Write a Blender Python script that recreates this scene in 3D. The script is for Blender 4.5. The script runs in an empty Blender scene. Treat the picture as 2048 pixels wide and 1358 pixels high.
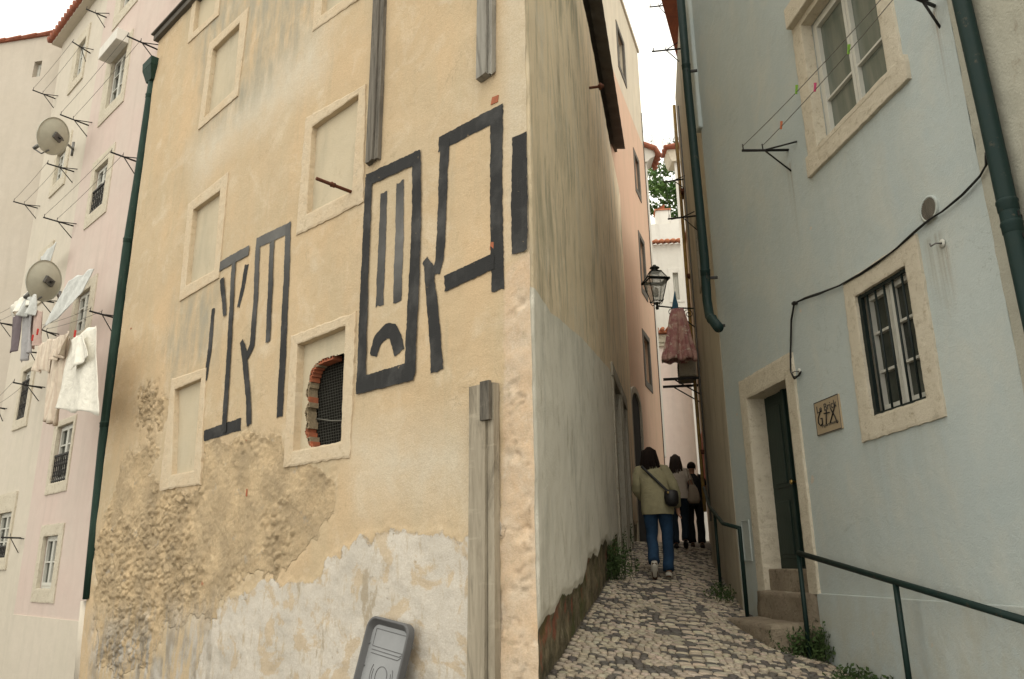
import bpy, bmesh, math, random
import numpy as np
from mathutils import Matrix, Vector
random.seed(7); R=math.radians; PI=math.pi
scene=bpy.context.scene
COL=scene.collection
EYE=1.56
# ---------------------------------------------------------------- camera geometry (28 mm lens, tilted up)
FP=1577.235
_z=np.array([-73.6,5484.6,-FP]); _z/=np.linalg.norm(_z)
_y=np.array([0,0,-1.])-_z*(-_z[2]); _y/=np.linalg.norm(_y); _x=np.cross(_y,_z)
def ray(px,py):
    d=np.array([px-1024.,-(py-679.),-FP]); return np.array([d@_x,d@_y,d@_z])
# ---------------------------------------------------------------- numpy noise
def _hash(ix,iy,s):
    n=(ix.astype(np.int64)*374761393+iy.astype(np.int64)*668265263+s*1274126177)&0x7fffffff
    n=((n^(n>>13))*1274126177)&0x7fffffff
    return ((n^(n>>16))&0xffff)/65535.0
def vnoise(x,y,s=0):
    x=np.asarray(x,float);y=np.asarray(y,float)
    ix=np.floor(x);iy=np.floor(y);fx=x-ix;fy=y-iy
    fx=fx*fx*(3-2*fx);fy=fy*fy*(3-2*fy)
    a=_hash(ix,iy,s);b=_hash(ix+1,iy,s);c=_hash(ix,iy+1,s);d=_hash(ix+1,iy+1,s)
    return (a*(1-fx)+b*fx)*(1-fy)+(c*(1-fx)+d*fx)*fy
def fbm(x,y,o=4,s=0):
    t=0;a=.5;n=0
    for i in range(o):
        t=t+a*vnoise(x*2**i+i*17.3,y*2**i-i*9.1,s+i);n+=a;a*=.5
    return t/n
def sdf_poly(U,V,poly):
    """signed distance (negative inside) from points to polygon"""
    d=np.full(U.shape,1e9);inside=np.zeros(U.shape,bool);n=len(poly)
    for i in range(n):
        ax,ay=poly[i];bx,by=poly[(i+1)%n]
        ex,ey=bx-ax,by-ay;wx,wy=U-ax,V-ay
        t=np.clip((wx*ex+wy*ey)/(ex*ex+ey*ey+1e-12),0,1)
        d=np.minimum(d,np.hypot(wx-ex*t,wy-ey*t))
        c=((ay>V)!=(by>V))
        xi=ax+(V-ay)*ex/(ey if abs(ey)>1e-9 else 1e-9)
        inside^=(c&(U<xi))
    return np.where(inside,-d,d)
# ---------------------------------------------------------------- frames (vertical wall planes)
class Frame:
    """local x = u along the wall (to the right seen from outside), local z = height, local -y = outward"""
    def __init__(s,x,y,az_deg,flip=False,z=0.0):
        d=np.array([math.sin(R(az_deg)),math.cos(R(az_deg))]);
        if flip:d=-d
        s.o=np.array([x,y]);s.d=d;s.n=np.array([d[1],-d[0]])   # outward = -(Z x X)
        s.M=Matrix(((d[0],-d[1],0,x),(d[1],d[0],0,y),(0,0,1,z),(0,0,0,1)));s.z=z
    def hit(s,px,py,w=0.0):
        r=ray(px,py);den=r[0]*s.n[0]+r[1]*s.n[1]
        t=((s.o+s.n*w)@s.n)/den
        p=r[:2]*t
        return (float((p-s.o)@s.d),float(r[2]*t+EYE))
    def world(s,u,v,w=0.0):
        p=s.o+s.d*u+s.n*w;return (float(p[0]),float(p[1]),float(v))
def L(u,v,w=0.0): return (u,-w,v)
WORLD=Matrix.Identity(4)
# ---------------------------------------------------------------- ground
def zc(Y):
    return np.where(Y<15.2,-1.56+.128*Y,-1.56+.128*15.2+.03*(Y-15.2))
def xcl(Y): return 0.62+0.128*Y+.07
def gz(X,Y):
    X=np.asarray(X,float);Y=np.asarray(Y,float)
    c=zc(Y);dx=X-xcl(Y)
    wR=np.clip((19-Y)/5,0,1)*np.clip((Y-1)/4,0,1)
    a=c-.08*np.clip(dx,-1.5,1.5)*wR-.14*np.clip(dx,0,1.5)*wR
    low=np.minimum(c,-.75)-.2*np.clip(.2-X,0,60)
    k=np.clip((.15-X)/1.2,0,1)*np.clip((Y-3)/2,0,1)
    return a*(1-k)+low*k+EYE
def ghit(px,py):
    r=ray(px,py);r=r/r[1];lo,hi=1.5,40
    f=lambda t:EYE+r[2]*t-float(gz(r[0]*t,t))
    for t in np.arange(2,40,.05):
        if f(t)<0: hi=t;lo=t-.05;break
    for _ in range(30):
        m=(lo+hi)/2
        if f(m)<0:hi=m
        else:lo=m
    return (r[0]*hi,hi,float(gz(r[0]*hi,hi)))
# ---------------------------------------------------------------- materials
class NT:
    def __init__(s,name):
        s.m=bpy.data.materials.new(name);s.m.use_nodes=True;s.t=s.m.node_tree
        s.b=s.t.nodes['Principled BSDF'];s.b.inputs['Roughness'].default_value=.85
        s.b.inputs['Specular IOR Level'].default_value=.25
        s.tc=None
    def n(s,ty,**k):
        x=s.t.nodes.new(ty)
        for a,v in k.items():setattr(x,a,v)
        return x
    def l(s,a,b):s.t.links.new(a,b)
    def set(s,sock,v):
        if isinstance(v,bpy.types.NodeSocket):s.l(v,sock)
        elif isinstance(v,(tuple,list)):
            sock.default_value=tuple(v)+((1,) if len(v)==3 and sock.type=='RGBA' else ())
        else:
            sock.default_value=v if sock.type!='RGBA' else (v,v,v,1)
    def co(s,sc=(1,1,1)):
        if s.tc is None:s.tc=s.n('ShaderNodeTexCoord')
        mp=s.n('ShaderNodeMapping');mp.inputs['Scale'].default_value=sc
        s.l(s.tc.outputs['Object'],mp.inputs['Vector']);return mp.outputs[0]
    def noise(s,scale,detail=4,rough=.55,sc=(1,1,1),dist=0):
        x=s.n('ShaderNodeTexNoise');s.l(s.co(sc),x.inputs['Vector'])
        x.inputs['Scale'].default_value=scale;x.inputs['Detail'].default_value=detail
        x.inputs['Roughness'].default_value=rough;x.inputs['Distortion'].default_value=dist
        return x.outputs['Fac']
    def vor(s,scale,sc=(1,1,1),feature='F1',out='Distance'):
        x=s.n('ShaderNodeTexVoronoi',feature=feature);s.l(s.co(sc),x.inputs['Vector'])
        x.inputs['Scale'].default_value=scale;return x.outputs[out]
    def mix(s,f,a,b,mode='MIX'):
        x=s.n('ShaderNodeMix',data_type='RGBA',blend_type=mode)
        s.set(x.inputs[0],f);s.set(x.inputs[6],a);s.set(x.inputs[7],b);return x.outputs[2]
    def math(s,op,a,b=0.0,c=None,clamp=False):
        x=s.n('ShaderNodeMath',operation=op,use_clamp=clamp);s.set(x.inputs[0],a);s.set(x.inputs[1],b)
        if c is not None:s.set(x.inputs[2],c)
        return x.outputs[0]
    def ramp(s,f,lo,hi,a=0.0,b=1.0):
        x=s.n('ShaderNodeMapRange');x.clamp=True
        s.set(x.inputs[0],f);x.inputs[1].default_value=lo;x.inputs[2].default_value=hi
        x.inputs[3].default_value=a;x.inputs[4].default_value=b;return x.outputs[0]
    def attr(s,name,out='Fac'):
        x=s.n('ShaderNodeAttribute',attribute_name=name);return x.outputs[out]
    def sep(s):
        x=s.n('ShaderNodeSeparateXYZ');s.l(s.co(),x.inputs[0]);return x.outputs
    def bump(s,h,dist=.01,strength=1.0):
        x=s.n('ShaderNodeBump');s.set(x.inputs['Height'],h);x.inputs['Distance'].default_value=dist
        x.inputs['Strength'].default_value=strength;s.l(x.outputs[0],s.b.inputs['Normal'])
    def col(s,c):s.set(s.b.inputs['Base Color'],c);return s
    def rough(s,r):s.set(s.b.inputs['Roughness'],r);return s
    def metal(s,r):s.b.inputs['Metallic'].default_value=r;return s

def plaster(name,c1,c2,streak=None,ssc=(3,3,.35),bump=.006,stainamt=.5,fine=60,dirt=None,speck=.0):
    t=NT(name)
    c=t.mix(t.ramp(t.noise(.9,5),.35,.68),c1,c2)
    c=t.mix(t.ramp(t.noise(5,6,.6),.3,.75,0,.35),c,tuple(x*.82 for x in c1))
    c=t.mix(t.ramp(t.noise(3.1,8,.65),.52,.72,0,.3),c,tuple(min(1,x*1.15) for x in c2))
    if streak:
        c=t.mix(t.ramp(t.noise(1.6,6,.6,sc=ssc),.5,.72,0,stainamt),c,streak)
    if dirt:
        c=t.mix(t.ramp(t.noise(7,9,.7,sc=(1,1,.5)),.6,.72,0,.6),c,dirt)
    c=t.mix(t.ramp(t.noise(fine,3,.6),.25,.8,0,.22),c,tuple(x*.72 for x in c1))
    t.col(c)
    h=t.math('ADD',t.math('MULTIPLY',t.noise(fine,4,.6),.35),t.math('MULTIPLY',t.noise(4,5,.6),1.0))
    t.bump(h,bump);t.rough(.92)
    return t.m
def simple(name,c,rough=.6,metal=0,var=.25,scale=12,bump=0,spec=.3,c2=None,sc=(1,1,1)):
    t=NT(name);c2=c2 or tuple(x*(1-var) for x in c)
    t.col(t.mix(t.ramp(t.noise(scale,6,.6,sc=sc),.3,.72),c,c2));t.rough(rough);t.metal(metal)
    t.b.inputs['Specular IOR Level'].default_value=spec
    if bump:t.bump(t.noise(scale*3,5,.6,sc=sc),bump)
    return t.m
M={}
def make_materials():
    # ochre facade : masks stored on the vertices tell where render is missing / whitewashed
    t=NT('ochre_plaster')
    base=t.mix(t.ramp(t.noise(.7,5,.6),.36,.66),(.60,.445,.275),(.515,.395,.25))
    base=t.mix(t.ramp(t.noise(.42,4,.55),.45,.62,0,.5),base,(.485,.41,.29))
    base=t.mix(t.ramp(t.noise(1.3,7,.62,sc=(1.6,1,.5)),.46,.70,0,.6),base,(.48,.405,.275))
    base=t.mix(t.ramp(t.noise(2.2,8,.65,dist=.6),.52,.72,0,.6),base,(.66,.57,.43))
    base=t.mix(t.ramp(t.noise(6,9,.72,dist=.3),.53,.68,0,.5),base,(.47,.345,.205))
    base=t.mix(t.ramp(t.noise(1.9,9,.7,sc=(3.2,1,.28)),.56,.70,0,.5),base,(.42,.35,.235))
    crk=t.math('ABSOLUTE',t.math('SUBTRACT',t.noise(1.7,9,.62,dist=1.2),.5))
    crm=t.math('MULTIPLY',t.ramp(crk,.0,.006,1,0),t.ramp(t.noise(.8,3),.5,.6))
    base=t.mix(t.math('MULTIPLY',crm,.6),base,(.24,.19,.12))
    pale=t.math('MULTIPLY',t.attr('m_pale'),t.ramp(t.noise(3,7,.7),.3,.6,.35,1))
    base=t.mix(pale,base,(.60,.54,.43))
    base=t.mix(t.math('MULTIPLY',t.attr('m_grey'),t.ramp(t.noise(2.4,8,.66,sc=(2,1,.5)),.38,.62)),base,(.33,.31,.245))
    # whitewash
    ne=t.math('MULTIPLY',t.math('SUBTRACT',t.noise(6,9,.68),.5),.9)
    mw=t.ramp(t.math('ADD',t.attr('m_white'),ne),.44,.52)
    wc=t.mix(t.ramp(t.noise(1.8,7,.6),.35,.65),(.62,.575,.505),(.53,.495,.435))
    wc=t.mix(t.ramp(t.noise(8,8,.7,sc=(1.6,1,.5)),.55,.66,0,.75),wc,(.46,.375,.255))
    wc=t.mix(t.ramp(t.noise(2.6,8,.66,dist=.4),.53,.57,0,.85),wc,(.52,.42,.295))
    wc=t.mix(t.ramp(t.noise(1.5,8,.66,sc=(2,1,.8)),.60,.64,0,.8),wc,(.36,.30,.215))
    c=t.mix(mw,base,wc)
    # missing render, rubble and lime mortar
    nr=t.math('MULTIPLY',t.math('SUBTRACT',t.noise(5,8,.66),.5),.55)
    mr=t.ramp(t.math('ADD',t.attr('m_rough'),nr),.42,.56)
    rc=t.mix(t.ramp(t.noise(2.0,7,.62),.38,.62),(.61,.46,.28),(.48,.37,.235))
    rc=t.mix(t.ramp(t.noise(7,8,.7,dist=.8),.53,.68,0,.55),rc,(.38,.29,.185))
    rc=t.mix(t.ramp(t.noise(14,8,.7),.54,.68,0,.7),rc,(.66,.53,.34))
    rc=t.mix(t.ramp(t.noise(3.7,9,.7),.60,.69,0,.7),rc,(.42,.39,.34))
    rc=t.mix(t.ramp(t.noise(2.6,3,.5),.735,.75,0,.8),rc,(.42,.13,.06))
    c=t.mix(mr,c,rc)
    # bottom grey lime streaks
    mb=t.math('MULTIPLY',t.attr('m_low'),t.ramp(t.noise(2.2,8,.66,sc=(3,1,.7)),.45,.55))
    c=t.mix(mb,c,t.mix(t.ramp(t.noise(4,6),.4,.6),(.50,.47,.42),(.30,.265,.215)))
    # corner repair
    mp=t.ramp(t.math('ADD',t.attr('m_corner'),t.math('MULTIPLY',t.math('SUBTRACT',t.noise(8,8,.7),.5),.5)),.42,.56)
    cc=t.mix(t.ramp(t.noise(3,8,.65),.35,.65),(.60,.50,.385),(.60,.435,.285))
    cc=t.mix(t.ramp(t.noise(9,9,.75),.54,.66,0,.6),cc,(.42,.34,.23))
    cc=t.mix(t.ramp(t.noise(3.3,8,.7),.58,.62,0,.6),cc,(.62,.54,.43))
    c=t.mix(mp,c,cc)
    c=t.mix(t.ramp(t.noise(55,6,.75),.42,.66,0,.30),c,(.32,.235,.14))
    c=t.mix(t.ramp(t.noise(17,9,.8),.655,.70,0,.7),c,(.25,.19,.12))
    t.col(c)
    fine=t.math('ADD',t.math('MULTIPLY',t.noise(90,4,.65),.4),t.math('MULTIPLY',t.noise(12,9,.7),.8))
    big=t.math('MULTIPLY',t.math('MULTIPLY',t.noise(30,9,.78,dist=.4),4.2),t.math('MULTIPLY',t.math('ADD',mr,.08),t.ramp(t.noise(2.3,4),.38,.6,.35,1)))
    edge=t.math('MULTIPLY',mw,.9)
    t.bump(t.math('ADD',t.math('ADD',fine,big),edge),.0085);t.rough(.95);M['ochre']=t.m
    # alley side
    t=NT('stained_plaster')
    c=t.mix(t.ramp(t.noise(1.1,6,.6,sc=(.6,1,.5)),.35,.65),(.84,.69,.48),(.77,.64,.455))
    c=t.mix(t.ramp(t.noise(1.5,9,.68,sc=(1.7,1,.42),dist=.5),.49,.64,0,.8),c,(.40,.36,.255))
    c=t.mix(t.ramp(t.noise(3.4,9,.74,sc=(.9,1,.22),dist=.5),.56,.66,0,.65),c,(.28,.245,.17))
    c=t.mix(t.ramp(t.noise(2.6,9,.7,sc=(.7,1,.35)),.52,.66,0,.7),c,(.66,.60,.49))
    mw=t.ramp(t.math('ADD',t.attr('m_white'),t.math('MULTIPLY',t.math('SUBTRACT',t.noise(5,9,.7),.5),.35)),.46,.52)
    wc=t.mix(t.ramp(t.noise(1.2,8,.62,sc=(.6,1,.45)),.36,.66),(.80,.76,.66),(.72,.68,.585))
    wc=t.mix(t.ramp(t.noise(5,9,.7,sc=(1,1,.4)),.55,.68,0,.7),wc,(.44,.39,.29))
    wc=t.mix(t.ramp(t.noise(2.0,9,.7,sc=(.8,1,.35)),.50,.64,0,.5),wc,(.40,.39,.33))
    c=t.mix(mw,c,wc)
    mb=t.ramp(t.math('ADD',t.attr('m_rough'),t.math('MULTIPLY',t.math('SUBTRACT',t.noise(6,9,.7),.5),.7)),.45,.54)
    bc=t.mix(t.ramp(t.noise(6,9,.72,sc=(.6,1,.5)),.40,.60),(.27,.22,.14),(.085,.075,.045))
    bc=t.mix(t.ramp(t.noise(4.5,7,.6,sc=(.6,1,.5)),.56,.62,0,.8),bc,(.30,.10,.06))
    bc=t.mix(t.ramp(t.noise(3,8,.66,sc=(.6,1,.6)),.50,.58,0,.7),bc,(.09,.105,.035))
    c=t.mix(mb,c,bc)
    crk=t.math('MULTIPLY',t.ramp(t.noise(2.2,10,.75,sc=(5,1,.25)),.66,.69),t.ramp(t.noise(1.1,2),.45,.55))
    c=t.mix(crk,c,(.06,.05,.035))
    t.col(c);t.bump(t.math('ADD',t.math('MULTIPLY',t.noise(60,5,.65),.4),t.math('MULTIPLY',t.noise(14,8,.7),t.math('ADD',mb,.35))),.012);M['side']=t.m
    M['pink']=plaster('pale_pink_plaster',(.62,.50,.44),(.60,.515,.45),(.46,.385,.33),stainamt=.35)
    M['cream']=plaster('cream_plaster',(.60,.545,.45),(.63,.565,.475),(.44,.41,.34),stainamt=.3)
    M['palehouse']=plaster('pale_house_plaster',(.52,.46,.38),(.55,.49,.415),(.40,.36,.30),stainamt=.35)
    # peach house with a cream upper storey
    t=NT('peach_plaster');z=t.sep()[2]
    a=t.mix(t.ramp(t.noise(1.2,7,.62,sc=(1.6,1,.5)),.35,.68),(.60,.40,.285),(.54,.375,.265))
    b=t.mix(t.ramp(t.noise(1.0,7,.62,sc=(1.6,1,.5)),.35,.68),(.60,.52,.40),(.50,.44,.34))
    c=t.mix(t.ramp(z,13.37,13.41),a,b)
    c=t.mix(t.ramp(t.noise(2.4,8,.66,sc=(2,1,.3)),.54,.75,0,.55),c,(.36,.27,.19))
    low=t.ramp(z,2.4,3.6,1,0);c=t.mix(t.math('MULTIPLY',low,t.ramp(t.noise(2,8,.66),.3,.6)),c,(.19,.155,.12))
    t.col(c);t.bump(t.noise(12,8,.7),.008);M['peach']=t.m
    # blue house
    t=NT('pale_blue_render')
    c=t.mix(t.ramp(t.noise(.8,5,.6),.36,.66),(.41,.46,.455),(.46,.50,.48))
    c=t.mix(t.ramp(t.noise(2.2,8,.66,sc=(1,1,.6),dist=.4),.46,.66,0,.5),c,(.53,.52,.45))
    c=t.mix(t.ramp(t.noise(1.3,8,.66,sc=(2.2,1,.22),dist=.3),.53,.68,0,.5),c,(.42,.455,.43))
    c=t.mix(t.ramp(t.noise(7,9,.72),.52,.68,0,.35),c,(.43,.475,.455))
    c=t.mix(t.ramp(t.noise(26,7,.75),.42,.66,0,.30),c,(.40,.45,.44))
    c=t.mix(t.ramp(t.noise(90,3,.6),.25,.8,0,.22),c,(.38,.42,.41))
    c=t.mix(t.ramp(t.noise(5.5,2,.4),.76,.775,0,.7),c,(.55,.46,.36))
    c=t.mix(t.ramp(t.noise(13,9,.8),.66,.69,0,.6),c,(.33,.31,.25))
    ck=t.math('ABSOLUTE',t.math('SUBTRACT',t.noise(1.1,9,.6,dist=1.0),.5))
    c=t.mix(t.math('MULTIPLY',t.math('MULTIPLY',t.ramp(ck,0,.0035,1,0),t.ramp(t.noise(.7,3),.52,.6)),.5),c,(.22,.23,.21))
    sp=t.sep()
    def run(c,u0,u1,vt,ln,colr,k,sx=9):
        e=.03 if u1-u0<.3 else .08
        m=t.math('MULTIPLY',t.ramp(sp[0],u0-e,u0+e,0,1),t.ramp(sp[0],u1-e,u1+e,1,0))
        m=t.math('MULTIPLY',m,t.math('MULTIPLY',t.ramp(sp[2],vt-ln,vt-.02,0,1),t.ramp(sp[2],vt-.01,vt+.02,1,0)))
        m=t.math('MULTIPLY',m,t.ramp(t.noise(1.5,8,.7,sc=(sx,1,.35)),.42,.62,0,k));return t.mix(m,c,colr)
    c=run(c,1.2,2.3,2.50,1.1,(.36,.37,.33),.35);c=run(c,1.0,2.45,5.05,1.5,(.37,.39,.355),.3)
    c=run(c,.50,.60,5.42,1.0,(.25,.20,.14),.9,20);c=run(c,2.53,2.59,3.68,.5,(.26,.20,.14),.9,20);c=run(c,2.36,2.56,3.80,.8,(.28,.26,.21),.8,14);c=run(c,2.86,2.93,5.38,.9,(.25,.19,.13),.9,20)
    zz=sp[2];splash=t.math('MULTIPLY',t.ramp(zz,.9,1.7,1,0),t.ramp(t.noise(4,9,.7,sc=(1,1,.6)),.42,.62))
    c=t.mix(t.math('MULTIPLY',splash,.6),c,(.40,.385,.31))
    t.col(c);t.bump(t.math('ADD',t.math('MULTIPLY',t.noise(80,5,.65),.5),t.math('MULTIPLY',t.noise(9,7,.65),1.2)),.007);t.rough(.9);M['blue']=t.m
    M['brownwall']=plaster('grimy_alley_plaster',(.54,.48,.375),(.58,.525,.42),(.30,.26,.19),ssc=(.9,.9,.4),stainamt=.8,dirt=(.24,.19,.13),bump=.012)
    M['rightrough']=plaster('cracked_pale_render',(.42,.405,.33),(.37,.36,.30),(.30,.28,.22),stainamt=.5,dirt=(.22,.18,.13),bump=.018)
    M['endpink']=plaster('end_pink_plaster',(.88,.73,.66),(.90,.78,.71),(.6,.55,.5),stainamt=.3)
    M['white']=plaster('white_plaster',(.72,.69,.63),(.66,.63,.57),(.45,.42,.37),stainamt=.4)
    # limestone surrounds
    def stone(name,a,b,dk,bump=.012):
        t=NT(name);c=t.mix(t.ramp(t.noise(3,8,.65),.35,.66),a,b)
        c=t.mix(t.ramp(t.noise(16,9,.74),.54,.66,0,.75),c,dk)
        c=t.mix(t.ramp(t.noise(5,9,.75),.60,.64,0,.55),c,tuple(x*.72 for x in b))
        c=t.mix(t.ramp(t.noise(50,4,.7),.25,.75,0,.3),c,tuple(x*.75 for x in a))
        t.col(c);t.bump(t.math('ADD',t.noise(22,9,.75),t.math('MULTIPLY',t.noise(90,4,.7),.35)),bump);t.rough(.93);return t.m
    M['stone']=stone('limestone',(.64,.58,.465),(.56,.50,.39),(.36,.30,.205),.016)
    M['stone_old']=stone('flaking_limewashed_stone',(.60,.475,.32),(.62,.525,.385),(.45,.36,.24),.012)
    M['stone_grey']=stone('weathered_stone',(.36,.33,.27),(.43,.39,.31),(.17,.14,.10),.016)
    M['step']=stone('worn_step_stone',(.30,.24,.175),(.42,.35,.255),(.10,.08,.055),.05)
    M['infill']=plaster('walled_up_infill',(.56,.475,.335),(.50,.44,.325),(.38,.34,.25),ssc=(2,2,.5),stainamt=.7,bump=.008,dirt=(.36,.30,.21))
    # timber
    def timber(name,a,b,dk):
        t=NT(name);g=t.noise(4,9,.72,sc=(3.2,3.2,.30),dist=1.2)
        c=t.mix(t.ramp(g,.36,.62),a,b)
        c=t.mix(t.ramp(t.noise(1.6,8,.7,sc=(2.5,2.5,.5),dist=.8),.50,.60,0,.8),c,tuple(x*.55 for x in b))
        c=t.mix(t.ramp(t.noise(4,9,.8,sc=(8,8,.22),dist=.4),.61,.65,0,.85),c,dk)
        c=t.mix(t.ramp(t.noise(2.5,6,.6,sc=(1,1,5)),.60,.66,0,.3),c,tuple(min(1,x*1.25) for x in a))
        t.col(c);t.bump(t.noise(9,9,.75,sc=(7,7,.2)),.002);return t.m
    M['timber']=timber('weathered_timber',(.37,.325,.25),(.25,.215,.16),(.075,.06,.045))
    M['timber_dark']=timber('dark_weathered_timber',(.185,.165,.135),(.09,.08,.065),(.03,.026,.02))
    M['timber_grey']=timber('grey_weathered_timber',(.30,.285,.25),(.21,.195,.165),(.06,.05,.04))
    # graffiti paint
    t=NT('black_wall_paint');c=t.mix(t.ramp(t.noise(2.2,6,.6),.5,.72,0,.8),(.024,.024,.024),(.09,.088,.085))
    fade=t.attr('fade');c=t.mix(t.math('MULTIPLY',fade,t.ramp(t.noise(2.6,5,.6),.3,.7,.5,1)),c,(.20,.195,.185))
    c=t.mix(t.ramp(t.noise(14,9,.8),.645,.68,0,.9),c,(.46,.345,.20))
    c=t.mix(t.ramp(t.noise(3,8,.7,sc=(5,1,.6)),.54,.72,0,.45),c,(.07,.066,.06))
    t.col(c);t.bump(t.math('MULTIPLY',t.noise(90,4,.65),.5),.006);t.rough(.8);M['paint']=t.m
    M['green']=simple('dark_green_paint',(.007,.023,.022),.55,0,.4,8,.0015,.2,c2=(.012,.026,.022))
    M['green_old']=simple('chalky_green_paint',(.020,.048,.034),.65,0,.3,9,.002,.2,c2=(.009,.024,.017),sc=(4,4,.5))
    M['rail']=simple('green_rail_paint',(.006,.021,.018),.5,0,.3,10,.001,.25)
    for nm,mt in (('green_pipe',M['green']),('green_rail',M['rail']),('green_old',M['green_old'])):
        tr=mt.node_tree;bs=tr.nodes['Principled BSDF'];src=bs.inputs['Base Color'].links[0].from_socket
        nz=tr.nodes.new('ShaderNodeTexNoise');nz.inputs['Scale'].default_value=11;nz.inputs['Detail'].default_value=9;nz.inputs['Roughness'].default_value=.75
        tc=tr.nodes.new('ShaderNodeTexCoord');tr.links.new(tc.outputs['Object'],nz.inputs['Vector'])
        mr_=tr.nodes.new('ShaderNodeMapRange');mr_.inputs[1].default_value=.60;mr_.inputs[2].default_value=.66;mr_.inputs[4].default_value=.8;tr.links.new(nz.outputs['Fac'],mr_.inputs[0])
        mx_=tr.nodes.new('ShaderNodeMix');mx_.data_type='RGBA';tr.links.new(mr_.outputs[0],mx_.inputs[0]);tr.links.new(src,mx_.inputs[6]);mx_.inputs[7].default_value=(.06,.055,.04,1) if nm!='green_rail' else (.05,.035,.022,1)
        tr.links.new(mx_.outputs[2],bs.inputs['Base Color'])
    M['iron']=simple('blackened_iron',(.03,.028,.026),.6,.3,.3,30,.001)
    M['iron_light']=simple('galvanised_iron',(.17,.165,.155),.5,.6,.3,30)
    M['rust']=simple('rusty_iron',(.16,.055,.028),.85,.1,.5,40,.003,c2=(.07,.03,.018))
    M['wire']=simple('washing_line',(.16,.15,.13),.7)
    M['cable']=simple('black_cable',(.013,.013,.012),.5)
    M['gaspipe']=simple('yellow_gas_pipe',(.42,.27,.07),.6,0,.5,9,c2=(.18,.11,.05))
    M['dish']=simple('satellite_dish_paint',(.50,.49,.40),.5,0,.15,6)
    M['wood_white']=simple('white_window_paint',(.56,.55,.49),.5,0,.12,12,.001)
    M['door']=simple('dark_green_door_paint',(.010,.026,.020),.5,0,.3,6,.002,.35,sc=(4,4,.5))
    M['grille']=simple('window_bar_paint',(.008,.015,.014),.45)
    t=NT('window_glass');t.col(t.mix(t.ramp(t.noise(2.5,4),.35,.65),(.018,.022,.018),(.07,.075,.06)));t.rough(.12);t.b.inputs['Specular IOR Level'].default_value=.3;t.bump(t.noise(3,2),.004);M['glass']=t.m
    t=NT('curtained_glass');t.col(t.mix(t.ramp(t.noise(2.2,5,sc=(4,1,.6)),.35,.65),(.10,.12,.10),(.17,.18,.15)));t.rough(.09);t.b.inputs['Specular IOR Level'].default_value=.5;M['glass_curtained']=t.m  # paler pane colour with upright streaks, as of a curtain behind
    M['dark']=simple('dark_interior',(.018,.015,.012),.95)
    M['mesh']=simple('wire_netting',(.16,.155,.13),.6,.3)
    t=NT('hollow_brick');t.col(t.mix(t.ramp(t.noise(20,6),.35,.65),(.40,.125,.06),(.27,.10,.055)));t.bump(t.noise(40,5),.004);M['brick']=t.m
    M['mortar']=simple('mortar',(.30,.235,.15),.95,0,.3,20,.01)
    t=NT('clay_tile');t.col(t.mix(t.ramp(t.noise(6,6,.65),.35,.65),(.36,.125,.07),(.24,.09,.06)));t.bump(t.noise(25,5),.004);M['tile']=t.m
    t=NT('orange_clay_tile');t.col(t.mix(t.ramp(t.noise(4,6,.65),.35,.65),(.52,.20,.10),(.42,.17,.10)));t.bump(t.noise(25,5),.004);M['tile_orange']=t.m
    M['sheet']=simple('dark_roof_sheet',(.11,.10,.086),.85,0,.3,6,.004,c2=(.15,.135,.115),spec=.1)
    M['plastic']=simple('grey_plastic',(.25,.255,.26),.35,0,.25,4,.001,.5,c2=(.19,.195,.20))
    M['plastic_dk']=simple('dark_plastic_rim',(.11,.11,.112),.4,0,.2,6)
    t=NT('cobblestone');c=t.attr('tint','Color');c=t.mix(t.ramp(t.noise(30,7,.7),.35,.75,0,.5),c,(.10,.085,.07))
    c=t.mix(t.ramp(t.noise(1.5,5,.6),.45,.7,0,.35),c,(.16,.13,.10))
    t.col(c);t.bump(t.noise(60,6,.7),.004);t.rough(.62);t.b.inputs['Specular IOR Level'].default_value=.4;M['cobble']=t.m
    t=NT('sandy_joints');t.col(t.mix(t.ramp(t.noise(5,8,.7),.35,.65),(.075,.065,.052),(.13,.11,.085)));t.bump(t.noise(40,6,.7),.01);M['joint']=t.m
    t=NT('leaf_green');t.col(t.mix(t.ramp(t.noise(14,3),.35,.65),(.035,.075,.015),(.075,.125,.03)));t.rough(.6);M['leaf']=t.m
    t=NT('tree_leaf');t.col(t.mix(t.ramp(t.noise(1.3,3),.35,.65),(.035,.085,.015),(.10,.165,.035)));t.rough(.6);M['treeleaf']=t.m
    M['weed']=simple('weed_leaf',(.022,.045,.010),.7,0,.4,12,c2=(.045,.075,.018))
    M['bark']=simple('bark',(.08,.06,.04),.9,0,.4,10,.01)
    M['hill']=simple('hillside_scrub',(.07,.10,.035),.9,0,.4,.5,.05)
    def cloth(name,a,b=None,sc=(1,1,1),scale=6,stripe=None):
        t=NT(name);c=t.mix(t.ramp(t.noise(scale,5,sc=sc),.35,.65),a,b or tuple(x*.85 for x in a))
        if stripe:
            w=t.n('ShaderNodeTexWave',bands_direction='X');t.l(t.co(),w.inputs['Vector']);w.inputs['Scale'].default_value=6;w.inputs['Distortion'].default_value=1.5
            c=t.mix(t.ramp(w.outputs['Fac'],.55,.75,0,.6),c,stripe)
        t.col(c);t.bump(t.math('ADD',t.math('MULTIPLY',t.noise(45,4,.6),.15),t.noise(7,5,.6,dist=.8)),.02)
        
        return t.m
    M['c_white']=cloth('white_cotton',(.78,.75,.66));M['c_sheet']=cloth('thin_white_sheet',(.62,.63,.60))
    M['c_stripe']=cloth('striped_towel',(.66,.57,.46),stripe=(.50,.40,.32));M['c_grey']=cloth('grey_cloth',(.33,.32,.32))
    M['c_purple']=cloth('plum_cloth',(.15,.12,.13));M['c_pinkish']=cloth('faded_pink_cloth',(.46,.34,.29))
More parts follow.
